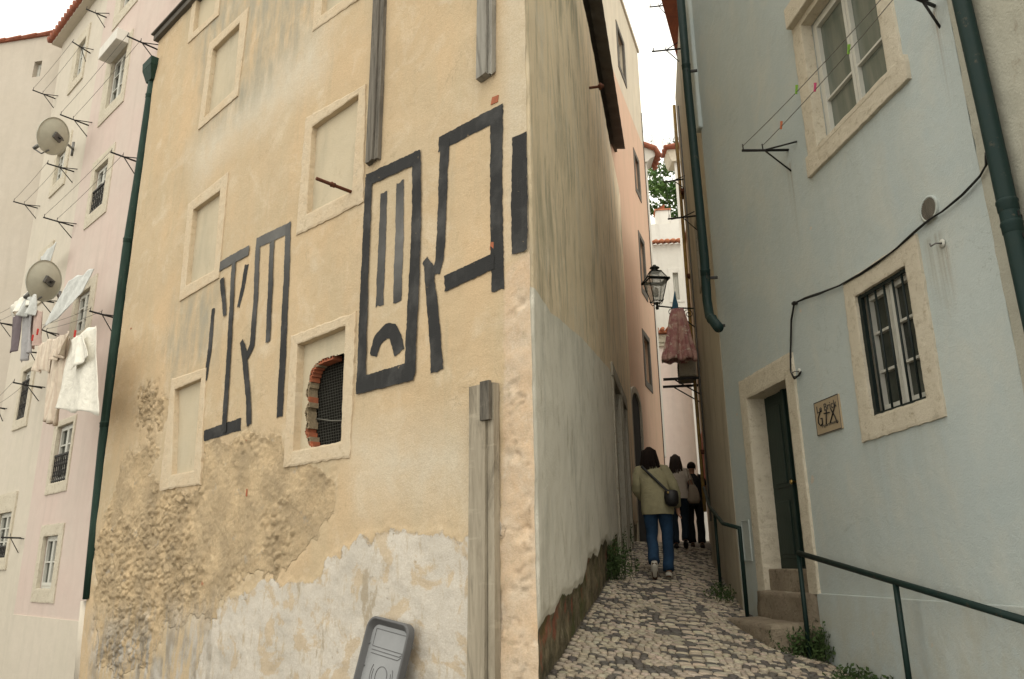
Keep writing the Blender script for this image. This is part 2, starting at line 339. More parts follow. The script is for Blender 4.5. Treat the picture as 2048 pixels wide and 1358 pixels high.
    t=NT('floral_cloth');c=t.mix(t.ramp(t.noise(7,5,.6),.42,.56),(.55,.35,.30),(.40,.19,.185))
    c=t.mix(t.ramp(t.noise(11,4,.6,dist=1),.58,.64),c,(.66,.56,.46));c=t.mix(t.ramp(t.noise(16,3),.66,.7),c,(.40,.10,.13));t.col(c);M['c_floral']=t.m
    M['c_blue']=cloth('blue_cloth',(.06,.16,.24));M['c_red']=cloth('red_peg',(.5,.05,.04))
    M['peg_g']=simple('green_peg',(.22,.42,.06),.5);M['peg_p']=simple('pink_peg',(.6,.09,.2),.5);M['peg_o']=simple('orange_peg',(.62,.2,.1),.5)
    M['jacket']=cloth('olive_fleece',(.25,.225,.135),(.20,.18,.11),scale=9);M['jeans']=cloth('blue_denim',(.014,.042,.088),(.008,.025,.055),scale=7)
    M['jeans_dk']=cloth('dark_denim',(.012,.022,.035));M['black']=cloth('black_cloth',(.010,.010,.011));M['shirt']=cloth('pale_shirt',(.58,.50,.42))
    M['tote']=cloth('canvas_tote',(.34,.27,.205));M['hair']=simple('dark_brown_hair',(.012,.006,.004),.75,0,.4,30,.004,.15,sc=(3,3,.3))
    M['hair_b']=simple('brown_hair',(.035,.018,.011),.5,0,.4,30,.004,.4,sc=(3,3,.3))
    M['skin']=simple('skin',(.33,.175,.115),.55,0,.12,8);M['shoe']=simple('off_white_shoe',(.45,.42,.36),.6);M['sole']=simple('brown_sole',(.09,.05,.03),.8)
    M['leather']=simple('black_leather',(.010,.009,.009),.5,0,.2,20,.001,.3);M['brass']=simple('brass',(.6,.42,.15),.3,1)
    M['lampmetal']=simple('dark_green_iron',(.012,.016,.012),.45,.2,.3,12,.001,.5)
    t=NT('lantern_glass');t.col((.50,.52,.48));t.rough(.12);t.b.inputs['Alpha'].default_value=.45;M['lglass']=t.m
    M['plaque']=simple('tan_tile_plaque',(.37,.29,.19),.35,0,.12,10);M['ink']=simple('grey_lettering',(.06,.055,.05),.6);M['spray']=simple('black_spray_paint',(.012,.011,.010),.6)
    M['redpaint']=simple('faded_red_panel',(.55,.16,.12),.7)
make_materials()
# ---------------------------------------------------------------- mesh building
WM={}
class MB:
    def __init__(s):s.v=[];s.f=[];s.sm=[]
    def add(s,vs,fs,smooth=False):
        o=len(s.v);s.v+=[tuple(map(float,p)) for p in vs];s.f+=[tuple(i+o for i in f) for f in fs];s.sm+=[smooth]*len(fs);return s
    def box(s,a,b):
        x0,y0,z0=[min(p,q) for p,q in zip(a,b)];x1,y1,z1=[max(p,q) for p,q in zip(a,b)]
        return s.add([(x0,y0,z0),(x1,y0,z0),(x1,y1,z0),(x0,y1,z0),(x0,y0,z1),(x1,y0,z1),(x1,y1,z1),(x0,y1,z1)],
          [(0,3,2,1),(4,5,6,7),(0,1,5,4),(1,2,6,5),(2,3,7,6),(3,0,4,7)])
    def wbox(s,u0,u1,v0,v1,w0,w1):return s.box(L(u0,v0,w0),L(u1,v1,w1))
    def prism(s,poly,w0,w1):
        """polygon in (u,v), extruded between w0 and w1 (u,v,w local)"""
        n=len(poly);vs=[L(u,v,w1) for u,v in poly]+[L(u,v,w0) for u,v in poly]
        fs=[tuple(range(n)),tuple(range(2*n-1,n-1,-1))]+[(i,i+n,(i+1)%n+n,(i+1)%n) for i in range(n)]
        return s.add(vs,fs)
    def tube(s,pts,r,n=10,caps=True,smooth=True,squash=None,up=None):
        pts=[Vector(p) for p in pts];m=len(pts);rs=r if isinstance(r,(list,tuple)) else [r]*m
        prev=None;vs=[];fs=[]
        for i,p in enumerate(pts):
            a=(pts[min(i+1,m-1)]-pts[max(i-1,0)])
            if a.length<1e-9:a=Vector((0,0,1))
            a.normalize()
            if prev is None:
                ref=Vector(up) if up else (Vector((0,0,1)) if abs(a.z)<.9 else Vector((1,0,0)))
                x=a.cross(ref).normalized()
            else:
                x=(prev-a*prev.dot(a)).normalized()
            prev=x;y=a.cross(x)
            sx,sy=(squash[i] if squash else (1,1))
            for k in range(n):
                t=2*PI*k/n;vs.append(p+x*(math.cos(t)*rs[i]*sx)+y*(math.sin(t)*rs[i]*sy))
        for i in range(m-1):
            for k in range(n):fs.append((i*n+k,i*n+(k+1)%n,(i+1)*n+(k+1)%n,(i+1)*n+k))
        if caps:fs+=[tuple(range(n-1,-1,-1)),tuple((m-1)*n+k for k in range(n))]
        return s.add(vs,fs,smooth)
    def loft(s,rings,n=24,caps=True,fold=0.0,seed=0):
        """rings: (center xyz, rx, ry) horizontal ellipses (optionally tilt)"""
        vs=[];fs=[];m=len(rings)
        for i,(c,rx,ry) in enumerate(rings):
            for k in range(n):
                t=2*PI*k/n;q=1+fold*(math.sin(5*t+seed+i*.9)*.5+math.sin(9*t+seed*2-i*1.3)*.35+math.sin(3*t-i*.5+seed)*.4)
                vs.append((c[0]+math.cos(t)*rx*q,c[1]+math.sin(t)*ry*q,c[2]+fold*.25*rx*math.sin(4*t+i)))
        for i in range(m-1):
            for k in range(n):fs.append((i*n+k,i*n+(k+1)%n,(i+1)*n+(k+1)%n,(i+1)*n+k))
        if caps:fs+=[tuple(range(n-1,-1,-1)),tuple((m-1)*n+k for k in range(n))]
        return s.add(vs,fs,True)
    def lathe(s,prof,c=(0,0,0),n=16,axis=None,smooth=True):
        A=Matrix.Identity(3)
        if axis:A=Vector((0,0,1)).rotation_difference(Vector(axis)).to_matrix()
        vs=[];fs=[];m=len(prof)
        for r,h in prof:
            for k in range(n):
                t=2*PI*k/n;vs.append(Vector(c)+A@Vector((r*math.cos(t),r*math.sin(t),h)))
        for i in range(m-1):
            for k in range(n):fs.append((i*n+k,i*n+(k+1)%n,(i+1)*n+(k+1)%n,(i+1)*n+k))
        return s.add(vs,fs,smooth)
    def grid(s,P,smooth=True):
        """P[i][j] positions"""
        n=len(P);m=len(P[0]);vs=[p for r in P for p in r]
        return s.add(vs,[(i*m+j,i*m+j+1,(i+1)*m+j+1,(i+1)*m+j) for i in range(n-1) for j in range(m-1)],smooth)
    def build(s,name,mat,parent=None,M_=None,label=None,cat=None,group=None,kind=None,bevel=0,solid=0,sub=0):
        me=bpy.data.meshes.new(name);me.from_pydata(s.v,[],s.f);me.update()
        me.polygons.foreach_set('use_smooth',s.sm)
        o=bpy.data.objects.new(name,me);COL.objects.link(o)
        if mat is not None:me.materials.append(M[mat] if isinstance(mat,str) else mat)
        place(o,parent,M_)
        if solid:
            q=o.modifiers.new('thick','SOLIDIFY');q.thickness=solid;q.offset=0
        if bevel:
            q=o.modifiers.new('bevel','BEVEL');q.width=bevel;q.segments=2;q.limit_method='ANGLE';q.angle_limit=R(40)
        if sub:
            q=o.modifiers.new('sub','SUBSURF');q.levels=sub;q.render_levels=sub
        tag(o,label,cat,group,kind);return o
def place(o,parent,M_):
    if parent is not None:
        o.parent=parent;PM=WM[parent.name]
        W=M_ if M_ is not None else PM
        o.matrix_local=PM.inverted()@W
    else:
        W=M_ if M_ is not None else WORLD.copy();o.matrix_world=W
    WM[o.name]=W.copy()
def tag(o,label=None,cat=None,group=None,kind=None):
    if label:o['label']=label
    if cat:o['category']=cat
    if group:o['group']=group
    if kind:o['kind']=kind
    return o
def thing(name,M_,label,cat,group=None):
    o=bpy.data.objects.new(name,None);COL.objects.link(o);o.empty_display_size=.1
    place(o,None,M_);return tag(o,label,cat,group)
def dup(root,M_,label=None):
    c=root.copy();COL.objects.link(c);c.matrix_world=M_;WM[c.name]=M_.copy()
    if label:c['label']=label
    for ch in list(root.children):
        d=ch.copy();COL.objects.link(d);d.parent=c
        for g in list(ch.children):
            e=g.copy();COL.objects.link(e);e.parent=d
    return c
def T(x,y,z):return Matrix.Translation((x,y,z))
def offM(fr,u,v,w=0.0):return fr.M@T(u,-w,v)
# wall plate with rectangular holes and reveals
def wall_plate(mb,u0,u1,v0,v1,holes,w=0.0,thick=.3,step=None):
    us=sorted(set([u0,u1]+[h[0] for h in holes]+[h[1] for h in holes]));vs=sorted(set([v0,v1]+[h[2] for h in holes]+[h[3] for h in holes]))
    us=[u for u in us if u0<=u<=u1];vs=[v for v in vs if v0<=v<=v1]
    for i in range(len(us)-1):
        for j in range(len(vs)-1):
            cu=(us[i]+us[i+1])/2;cv=(vs[j]+vs[j+1])/2
            if any(h[0]<cu<h[1] and h[2]<cv<h[3] for h in holes):continue
            mb.add([L(us[i],vs[j],w),L(us[i+1],vs[j],w),L(us[i+1],vs[j+1],w),L(us[i],vs[j+1],w)],[(0,1,2,3)])
    for a,b,c,d in holes:
        for p,q in (((a,c),(a,d)),((a,d),(b,d)),((b,d),(b,c)),((b,c),(a,c))):
            mb.add([L(*p,w),L(*q,w),L(*q,w-thick),L(*p,w-thick)],[(0,1,2,3)])
    # closed outer shell
    for p,q in (((u0,v0),(u0,v1)),((u0,v1),(u1,v1)),((u1,v1),(u1,v0)),((u1,v0),(u0,v0))):
        mb.add([L(*p,w),L(*q,w),L(*q,w-thick),L(*p,w-thick)],[(3,2,1,0)])
    return mb
def ring(mb,O,I,wf,wb,win=None,step=.035,jo=.006,ji=.003,jw=.003,seed=0):
    """stone surround between quads O and I (TL,TR,BR,BL in u,v) front at wf; outer edge sinks to wb, inner edge to win"""
    rnd=random.Random(seed);win=wb if win is None else win
    rows=[]
    for k in range(4):
        a,b=O[k],O[(k+1)%4];c,d=I[k],I[(k+1)%4]
        n=max(3,int(math.hypot(b[0]-a[0],b[1]-a[1])/step))
        for i in range(n):
            t=i/n
            o=(a[0]+(b[0]-a[0])*t,a[1]+(b[1]-a[1])*t);q=(c[0]+(d[0]-c[0])*t,c[1]+(d[1]-c[1])*t)
            jx,jy=rnd.uniform(-jo,jo),rnd.uniform(-jo,jo);kx,ky=rnd.uniform(-ji,ji),rnd.uniform(-ji,ji)
            row=[L(o[0]+jx,o[1]+jy,wb),L(o[0]+jx,o[1]+jy,wf-abs(jo)*.6+rnd.uniform(-jw,jw))]
            for s_ in (.12,.5,.88):
                row.append(L(o[0]*(1-s_)+q[0]*s_+jx*.3,o[1]*(1-s_)+q[1]*s_+jy*.3,wf+rnd.uniform(-jw,jw)))
            row+=[L(q[0]+kx,q[1]+ky,wf-.004),L(q[0]+kx,q[1]+ky,win)]
            rows.append(row)
    rows.append(rows[0]);mb.grid(rows[::-1],smooth=False);return mb
def quad_to_grid(mb,Q,w,step=.05,amp=.003,seed=0,grow=.02):
    a,b,c,d=Q;n=max(2,int(abs(b[0]-a[0])/step));m=max(2,int(abs(a[1]-d[1])/step))
    P=[]
    for j in range(m+1):
        t=j/m;row=[]
        for i in range(n+1):
            s_=i/n
            u=(a[0]*(1-s_)+b[0]*s_)*(1-t)+(d[0]*(1-s_)+c[0]*s_)*t;v=(a[1]*(1-s_)+b[1]*s_)*(1-t)+(d[1]*(1-s_)+c[1]*s_)*t
            row.append(L(u,v,w+amp*(float(fbm(u*4,v*4,3,seed))-.5)*2))
        P.append(row)
    mb.grid(P[::-1]);return mb
def scaleq(Q,k):
    cx=sum(p[0] for p in Q)/4;cy=sum(p[1] for p in Q)/4
    return [(cx+(p[0]-cx)*k,cy+(p[1]-cy)*k) for p in Q]
def hits(fr,pts,w=0.0):return [fr.hit(px,py,w) for px,py in pts]

# ================================================================ FRAMES OF THE PLACE
_r=ray(1066,700);cx_=_r[0]/_r[1]
CY=.998/(.2125-cx_);CX=-.998+.2125*CY
F_FRONT=Frame(CX,CY,-46.4,flip=True)           # u<0 to the left of the corner
F_SIDE=Frame(CX,CY,12.0)                        # u>0 away from the corner
F_BLUE=Frame(2.75,7.7,-6.6,flip=True)          # u grows towards the camera
F_R1=Frame(2.56,9.36,9.6,flip=True)            # alley wall beyond the blue house
F_PINK=Frame(F_FRONT.o[0]-F_FRONT.n[0]*.10,F_FRONT.o[1]-F_FRONT.n[1]*.10,-46.0,flip=True)
uL=F_FRONT.hit(205,950)[0]                      # left end of the ochre front
VT=F_FRONT.hit(322,78)[1]                       # eaves height
uE=F_SIDE.hit(1240,400)[0]                      # far end of the alley side
_p=F_SIDE.world(uE,0);F_PEACH=Frame(_p[0]-.06,_p[1],19.5)
print('uL',uL,'VT',VT,'uE',uE,'corner',CX,CY,'VT side',F_SIDE.hit(1192,100))

# ================================================================ OCHRE HOUSE
ochre=thing('ochre_house',F_FRONT.M,'old ochre rendered house with walled-up windows and black graffiti on its front','house')
FR=F_FRONT
# window quads in photo measurements: outer / inner (TL,TR,BR,BL)
def Wq(o,i):return (hits(FR,o),hits(FR,i))
WIN={
'B':Wq([(420,88),(499,15),(477,192),(397.5,261)],[(427,99),(481,46),(470,180),(410,236)]),
'C':Wq([(378,409),(458.5,344),(439,556),(360,603)],[(388,420),(442,381),(430,541),(373,572)]),
'F':Wq([(613,236),(733,170),(727,405),(593.5,472)],[(626,254),(719,188.5),(706,382),(615,429)]),
'G':Wq([(584,672),(713,624),(702,914),(568,935)],[(597,689),(693,651),(684,884),(588,902)]),
'D':Wq([(345,758),(414,735),(402,969),(320,981)],[(351,779),(404,757),(389,941),(345,950)]),
}
# the two cut by the top of the picture: same size as their neighbours
bw=WIN['B'];hB=bw[0][0][1]-bw[0][3][1]
def shifted(bl,br,ibl,ibr,h,hi):
    a,b,c,d=hits(FR,[bl,br,ibl,ibr])
    return ([(a[0],a[1]+h),(b[0],b[1]+h),b,a],[(c[0],c[1]+hi),(d[0],d[1]+hi),d,c])
WIN['A']=shifted((376.5,88),(438,31),(387,66),(429,28),hB,hB-.24)
fw=WIN['F'];hF=fw[0][0][1]-fw[0][3][1]
WIN['E']=shifted((626.5,64),(740,-16),(644,32),(722,-24),hF,hF-.26)
POLY=lambda pts:hits(FR,pts)
P_ROUGH=POLY([(190,1100),(222,985),(250,905),(285,890),(318,905),(300,940),(325,985),(400,975),(415,890),(500,868),(565,880),(572,935),(640,940),(672,960),(668,1010),(650,1060),(600,1110),(560,1140),(500,1155),(455,1180),(430,1230),(330,1250),(300,1330),(230,1340),(190,1330)])
P_WHITE=POLY([(722,1062),(740,1058),(1000,1034),(1000,1500),(600,1600),(360,1600),(380,1370),(430,1230),(500,1160),(560,1148),(640,1135),(690,1100)])
P_LOW=POLY([(180,1250),(300,1235),(430,1225),(440,1600),(160,1600)])
P_CORN=POLY([(1012,540),(1062,500),(1110,500),(1130,1600),(1000,1600),(1003,1000)])
P_PALE=POLY([(395,380),(450,300),(640,160),(660,60),(620,60),(470,200),(380,300)])
P_PALE2=POLY([(1005,-200),(1075,-200),(1075,500),(1008,520)])
P_PALE3=POLY([(700,870),(950,850),(940,1000),(730,1010)])
P_GREY=POLY([(370,-60),(640,-60),(640,40),(560,150),(470,240),(400,270),(395,60)])
P_GREY2=POLY([(350,600),(440,560),(430,730),(340,755),(330,700)])
def smask(d,s):return np.clip(.5-d/(2*s),0,1)
P_ROUGH2=POLY([(262,775),(300,760),(335,800),(325,870),(270,890)])
def worley(x,y,s=0):
    ix=np.floor(x);iy=np.floor(y);f1=np.full(x.shape,9.);f2=np.full(x.shape,9.);h=np.zeros(x.shape)
    for a in(-1,0,1):
        for b in(-1,0,1):
            cx=ix+a;cy=iy+b;d=np.hypot(cx+_hash(cx,cy,s)-x,cy+_hash(cx,cy,s+1)-y);m=d<f1
            f2=np.where(m,f1,np.minimum(f2,d));h=np.where(m,_hash(cx,cy,s+2),h);f1=np.where(m,d,f1)
    return f1,f2,h
def rough_d(U,V):
    n=.30*(fbm(U*3.2,V*3.2,4,9)-.5)+.22*(fbm(U*10,V*10,3,19)-.5)
    return np.minimum(sdf_poly(U,V,P_ROUGH)+n,sdf_poly(U,V,P_ROUGH2)+.14+n*2.2)
def front_h(U,V):
    U=np.asarray(U,float);V=np.asarray(V,float)
    h=.022*(fbm(U*.9,V*.9,3,3)-.5)+.008*(fbm(U*5,V*5,3,5)-.5)
    d=rough_d(U,V)
    m=smask(d,.09)
    m=np.clip(m,0,1)
    A_=np.clip((fbm(U*1.5,V*1.5,3,27)-.38)*5,.2,1)
    wu=U+.05*(fbm(U*9,V*9,3,61)-.5);wv=V+.05*(fbm(U*9,V*9,3,62)-.5)
    f1,f2,hs=worley(wu*11,wv*13,40)
    st=np.clip((f2-f1)*2.6,0,1);st=st*st*(3-2*st)
    f1b,f2b,hb=worley(wu*24,wv*27,50);sb=np.clip((f2b-f1b)*2.2,0,1)
    lump=A_*(.024*st*(hs>.35)*(.4+hs)+.012*sb*hb-.016)+(.3+.7*A_)*(.022*(fbm(U*6,V*6,4,11)-.5)+.012*(fbm(U*24,V*24,2,12)-.5))-.010
    h=h+m*lump
    dw=sdf_poly(U,V,P_WHITE);mw=smask(dw,.05)
    h=h+mw*.022*(fbm(U*6,V*6,4,31)-.5)*(1-m)+.006*smask(dw+.34*(fbm(U*2.6,V*2.6,4,131)-.5)+.14*(fbm(U*11,V*11,3,132)-.5),.012)*(1-m)
    dc=sdf_poly(U,V,P_CORN);h=h+smask(dc,.1)*(.02*(fbm(U*8,V*8,4,41)-.5)-.13*np.clip(fbm(U*6,V*5,4,43)-.60,0,1)-.012*(np.abs(fbm(U*3,V*3,4,44)-.5)<.012))
    return h
def front_masks(U,V):
    r=smask(rough_d(U,V),.10)
    dw=sdf_poly(U,V,P_WHITE)+.34*(fbm(U*2.6,V*2.6,4,131)-.5)+.14*(fbm(U*11,V*11,3,132)-.5)
    w=smask(dw,.09)*.64
    lo=smask(sdf_poly(U,V,P_LOW),.3);co=smask(sdf_poly(U,V,P_CORN),.12)
    pa=np.maximum(np.maximum(smask(sdf_poly(U,V,P_PALE),.3),smask(sdf_poly(U,V,P_PALE2),.08)*.6),smask(sdf_poly(U,V,P_PALE3),.25)*.8)
    gr=np.maximum(smask(sdf_poly(U,V,P_GREY),.3)*.95,smask(sdf_poly(U,V,P_GREY2),.25)*.9)
    return dict(m_rough=r,m_white=w,m_low=lo,m_corner=co,m_pale=pa,m_grey=gr)
def seq(a,b,fine,coarse,split):
    out=[a]
    while out[-1]<b:
        s_=fine if out[-1]<split else coarse
        out.append(out[-1]+s_)
    out[-1]=b;return np.array(out)
def relief_wall(name,us,vs,hf,mf,mat,cut,parent,Mx,back=.3,closev=True,edge=None):
    U,V=np.meshgrid(us,vs)
    H=hf(U,V)
    if edge is not None:Uo,H=edge(U,V,H)
    else:Uo=U
    nv,nu=U.shape;co=np.stack([Uo,-H,V],-1).reshape(-1,3)
    i,j=np.meshgrid(np.arange(nu-1),np.arange(nv-1));q=(j*nu+i).ravel()
    F=np.stack([q,q+1,q+nu+1,q+nu],-1)
    cu=((U[:-1,:-1]+U[1:,1:])/2).ravel();cv=((V[:-1,:-1]+V[1:,1:])/2).ravel()
    keep=np.ones(len(q),bool)
    for c in cut:keep&=sdf_poly(cu,cv,c)>0
    F=F[keep]
    # back and side skirt (gives the wall its thickness)
    nb=len(co);ua,ub,va,vb=us[0],us[-1],vs[0],vs[-1]
    me=bpy.data.meshes.new(name)
    me.from_pydata(co.tolist(),[],F.tolist());me.update()
    me.polygons.foreach_set('use_smooth',[True]*len(F))
    for k,a in mf(U,V).items():
        at=me.attributes.new(k,'FLOAT','POINT');at.data.foreach_set('value',a.astype(np.float32).ravel())
    me.materials.append(M[mat])
    o=bpy.data.objects.new(name,me);COL.objects.link(o);place(o,parent,Mx);return o
us=seq(uL,0,.0155,.022,-3.0);vs=seq(.2,VT,.0155,.045,4.75)
cuts=[]
for k,(o_,i_) in WIN.items():cuts.append([((a[0]+b[0])/2,(a[1]+b[1])/2) for a,b in zip(o_,i_)])
_nb=-(F_FRONT.n+F_SIDE.n);_nb/=np.linalg.norm(_nb)
def arris(fr,sgn):
    bu,bn=float(_nb@fr.d),float(_nb@fr.n)
    def f(U,V,H):
        # worn arris at the street corner, shared by both skins
        d=U*sgn;k=np.clip(1-d/.09,0,1);k=k*k*(3-2*k)
        er=.018+.06*np.clip(fbm(V*2.2,V*0+3,4,77)-.42,0,1)+.03*np.clip(fbm(V*9,V*0,2,78)-.5,0,1)
        return U+k*er*bu,H*(1-k)+k*er*bn
    return f
wall=relief_wall('front_wall',us,vs,front_h,front_masks,'ochre',cuts,ochre,FR.M,edge=arris(F_FRONT,-1))
def hv(u,v):return float(front_h(np.array([u]),np.array([v]))[0])
HB={}
for k,(o_,i_) in WIN.items():
    if k!='G':
        cxm=sum(p[0] for p in o_)/4;cym=sum(p[1] for p in o_)/4
        b=MB();quad_to_grid(b,scaleq(i_,1.06),-.050,.05,.006,ord(k));w_=b.build('walled_up_window','infill',ochre,FR.M)
    else:
        # broken infill: hole edge measured on the photograph
        hole=[(z[0]/2.469+400,z[1]/2.469+400) for z in [(650,775),(680,768),(700,762),(712,768),(711,900),(709,1050),(706,1190),(640,1212),(600,1222),(548,1228),(530,1200),(515,1150),(522,1100),(512,1050),(530,1000),(518,960),(532,900),(540,850),(562,815),(600,790)]]
        HO=[FR.hit(px,py,-.06) for px,py in hole]
        Q=scaleq(i_,1.06)
        us2=np.arange(min(p[0] for p in Q),max(p[0] for p in Q)+.01,.012);vs2=np.arange(min(p[1] for p in Q),max(p[1] for p in Q)+.01,.012)
        U,V=np.meshgrid(us2,vs2);H=-.065+.01*(fbm(U*4,V*4,3,5)-.5)
        b=MB();nv,nu=U.shape
        dd=sdf_poly(U,V,HO)+.02*(fbm(U*22,V*22,3,8)-.5)
        inq=sdf_poly((U[:-1,:-1]+U[1:,1:])/2,(V[:-1,:-1]+V[1:,1:])/2,Q)<0
        vv=[L(float(U[j,i]),float(V[j,i]),float(H[j,i])) for j in range(nv) for i in range(nu)]
        ff=[(j*nu+i,j*nu+i+1,(j+1)*nu+i+1,(j+1)*nu+i) for j in range(nv-1) for i in range(nu-1) if inq[j,i] and dd[j,i]>0]
        b.add(vv,ff,True);w_=b.build('walled_up_window','infill',ochre,FR.M,label='walled-up window with a broken hole behind wire netting')
        # broken hollow bricks along the left side
        rnd=random.Random(4);b=MB();bm_=MB()
        for q in range(9,20):
            (u0,v0),(u1,v1)=HO[q],HO[(q+1)%20];n=2
            for t in range(n):
                u=u0+(u1-u0)*(t+.5)/n;v=v0+(v1-v0)*(t+.5)/n
                tgt=b if rnd.random()<.62 else bm_
                s_=rnd.uniform(.03,.055);hh=rnd.uniform(.022,.036);g=.012
                # hollow block: shell with slots
                for (a0,a1,c0,c1) in ((-s_,s_,-hh,-hh+g),(-s_,s_,hh-g,hh),(-s_,-s_+g,-hh+g,hh-g),(s_-g,s_,-hh+g,hh-g),(-g/2,g/2,-hh+g,hh-g)):
                    tgt.wbox(u+a0,u+a1,v+c0,v+c1,-.17,-.068)
        b.build('brickwork','brick',w_,FR.M);bm_.build('mortar_work','mortar',w_,FR.M)
        b=MB()
        ua,ub=min(p[0] for p in HO)-.03,max(p[0] for p in HO)+.05;va,vb=min(p[1] for p in HO)-.03,max(p[1] for p in HO)+.03
        y=ua
        while y<ub:b.tube([L(y,va,-.19),L(y+.006,(va+vb)/2,-.186),L(y,vb,-.19)],.0017,4,False);y+=.028
        y=va
        while y<vb:b.tube([L(ua,y,-.192),L(ub,y,-.192)],.0017,4,False);y+=.028
        b.tube([L(ua+.05,va+.36,-.16),L((ua+ub)/2,va+.29,-.155),L(ub,va+.25,-.16)],.007,6)
        b.build('wire_netting','mesh',w_,FR.M)
        b=MB()
        b.wbox(ua-1.2,ub+.5,va-.6,vb+1.2,-.62,-.6)
        for a_ in ((ua-1.2,ua-1.18,va-.6,vb+1.2),(ub+.48,ub+.5,va-.6,vb+1.2),(ua-1.2,ub+.5,va-.62,va-.6),(ua-1.2,ub+.5,vb+1.2,vb+1.22)):b.wbox(*a_,-.62,-.21)
        b.build('dark_opening','dark',w_,FR.M)
    b=MB();ring(b,o_,i_,.016,-.03,-.09,jo=.008 if k in'FGDE' else .004,ji=.004 if k in 'FG' else .002,jw=.0016,step=.06,seed=ord(k))
    b.build('surround','stone_old' if k!='A' else 'stone_old',w_,FR.M)
# graffiti --------------------------------------------------------------
gmb=MB();fades=[];glayer=[0]
def flush_graffiti():
    global gmb,fades
    go=gmb.build('graffiti','paint',ochre,FR.M)
    at=go.data.attributes.new('fade','FLOAT','POINT');at.data.foreach_set('value',np.array(fades,np.float32));gmb=MB();fades=[]
def stroke(pts,wd,fade=0.0,rag=.0035):
    """pts in photo px, wd = painted width in metres (one or per point)"""
    P=hits(FR,pts);glayer[0]+=1;off=.004+.0012*glayer[0]%.010
    off=.004+.0009*(glayer[0]%12);wd=[x*1.13 for x in wd] if isinstance(wd,list) else wd*1.13
    dens=[];W=wd if isinstance(wd,list) else [wd]*len(P);Fd=fade if isinstance(fade,list) else [fade]*len(P)
    for i in range(len(P)-1):
        a,b=P[i],P[i+1];n=max(2,int(math.hypot(b[0]-a[0],b[1]-a[1])/.02))
        for k in range(n+(i==len(P)-2)):
            t=k/n;dens.append((a[0]+(b[0]-a[0])*t,a[1]+(b[1]-a[1])*t,W[i]+(W[i+1]-W[i])*t,Fd[i]+(Fd[i+1]-Fd[i])*t))
    m=len(dens);rows=[];fv=[]
    for i,(u,v,w,fd) in enumerate(dens):
        a=dens[max(0,i-1)];b=dens[min(m-1,i+1)];tx,ty=b[0]-a[0],b[1]-a[1];l=math.hypot(tx,ty) or 1;nx,ny=-ty/l,tx/l
        e=[random.uniform(-rag,rag)+.002*math.sin(i*.5+glayer[0]) for _ in range(2)]
        row=[]
        for s_,ee in ((-1,e[0]),(-.5,0),(0,0),(.5,0),(1,e[1])):
            uu=u+nx*(w/2*s_+ee*(1 if s_>0 else -1)*(abs(s_)==1));vv=v+ny*(w/2*s_+ee*(1 if s_>0 else -1)*(abs(s_)==1))
            if i in(0,m-1):
                q=random.uniform(-.012,.006)*(1 if i else -1);uu+=tx/l*q;vv+=ty/l*q
            row.append((uu,vv));fv.append(fd)
        rows.append(row)
    A=np.array([p for r in rows for p in r]);H=front_h(A[:,0],A[:,1])
    V=[L(float(p[0]),float(p[1]),float(h)+off) for p,h in zip(A,H)]
    gmb.add(V,[(i*5+j,i*5+j+1,(i+1)*5+j+1,(i+1)*5+j) for i in range(m-1) for j in range(4)],False);fades.extend(fv)
def poly_patch(pts,fade=0):pass
g=.095
# big letter to the right
stroke([(877,290),(1007,222)],.125)
stroke([(994,216),(993,380),(997,583)],[.125,.12,.12])
stroke([(891,280),(885,420),(880,520),(872,548)],[.105,.10,.10,.09])
stroke([(850,520),(866,548),(872,548)],[.07,.10,.08])
stroke([(856,530),(865,600),(872,670),(876,744)],[.09,.12,.12,.13])
stroke([(891,568),(990,522)],[.125,.115])
flush_graffiti()
stroke([(1040,268),(1040,400),(1041,507)],[.135,.15,.14])
flush_graffiti()
stroke([(732,362),(842,313)],.115)
stroke([(739,352),(734,500),(727,660),(722,786)],[.10,.10,.115,.125])
stroke([(836,305),(834,450),(828,600),(822,755)],[.10,.115,.125,.13])
stroke([(715,772),(832,741)],[.135,.145])
stroke([(768,384),(765,500),(760,612)],[.085,.10,.10],[.1,.5,.1])
stroke([(801,363),(799,480),(795,605)],[.095,.105,.10],[.3,1,.2])
stroke([(746,712),(756,680),(773,662),(786,662),(794,680),(800,706)],[.10,.12,.12,.12,.13,.12])
flush_graffiti()
stroke([(513,487),(583,455)],.115,[.6,.8])
stroke([(578,447),(574,560),(568,690),(560,835)],[.095,.10,.105,.105],[.6,.2,0,0])
stroke([(517,490),(513,600),(505,690),(494,715)],[.085,.09,.09,.075],[.7,.2,0,0])
stroke([(484,682),(491,708),(497,715)],[.06,.08,.07])
stroke([(487,690),(493,740),(498,790),(499,850)],[.08,.09,.09,.09])
stroke([(546,482),(542,590),(537,685)],[.085,.085,.085],[.5,.1,0])
flush_graffiti()
stroke([(440,534),(500,500)],.11,[.5,.7])
stroke([(470,520),(464,640),(457,760),(449,865)],[.085,.085,.09,.09],[.5,0,0,0])
stroke([(446,557),(449,595),(452,632)],[.09,.085,.06])
stroke([(495,528),(487,575),(478,615)],[.085,.08,.06])
stroke([(408,872),(482,848)],[.11,.12])
flush_graffiti()
stroke([(427,617),(421,690),(411,762)],[.07,.085,.08])
flush_graffiti()
# exposed brick chips in the front
for px,py,du,dv in ((990,200,.045,.035),(985,492,.022,.035),(262,657,.02,.012),(492,985,.012,.04)):
    b=MB();u,v=FR.hit(px,py);h=hv(u,v);b.prism([(u-du,v-dv*.8),(u+du*.8,v-dv),(u+du,v+dv*.7),(u-du*.6,v+dv)],h-.02,h+.006);b.build('exposed_brick','brick',ochre,FR.M)
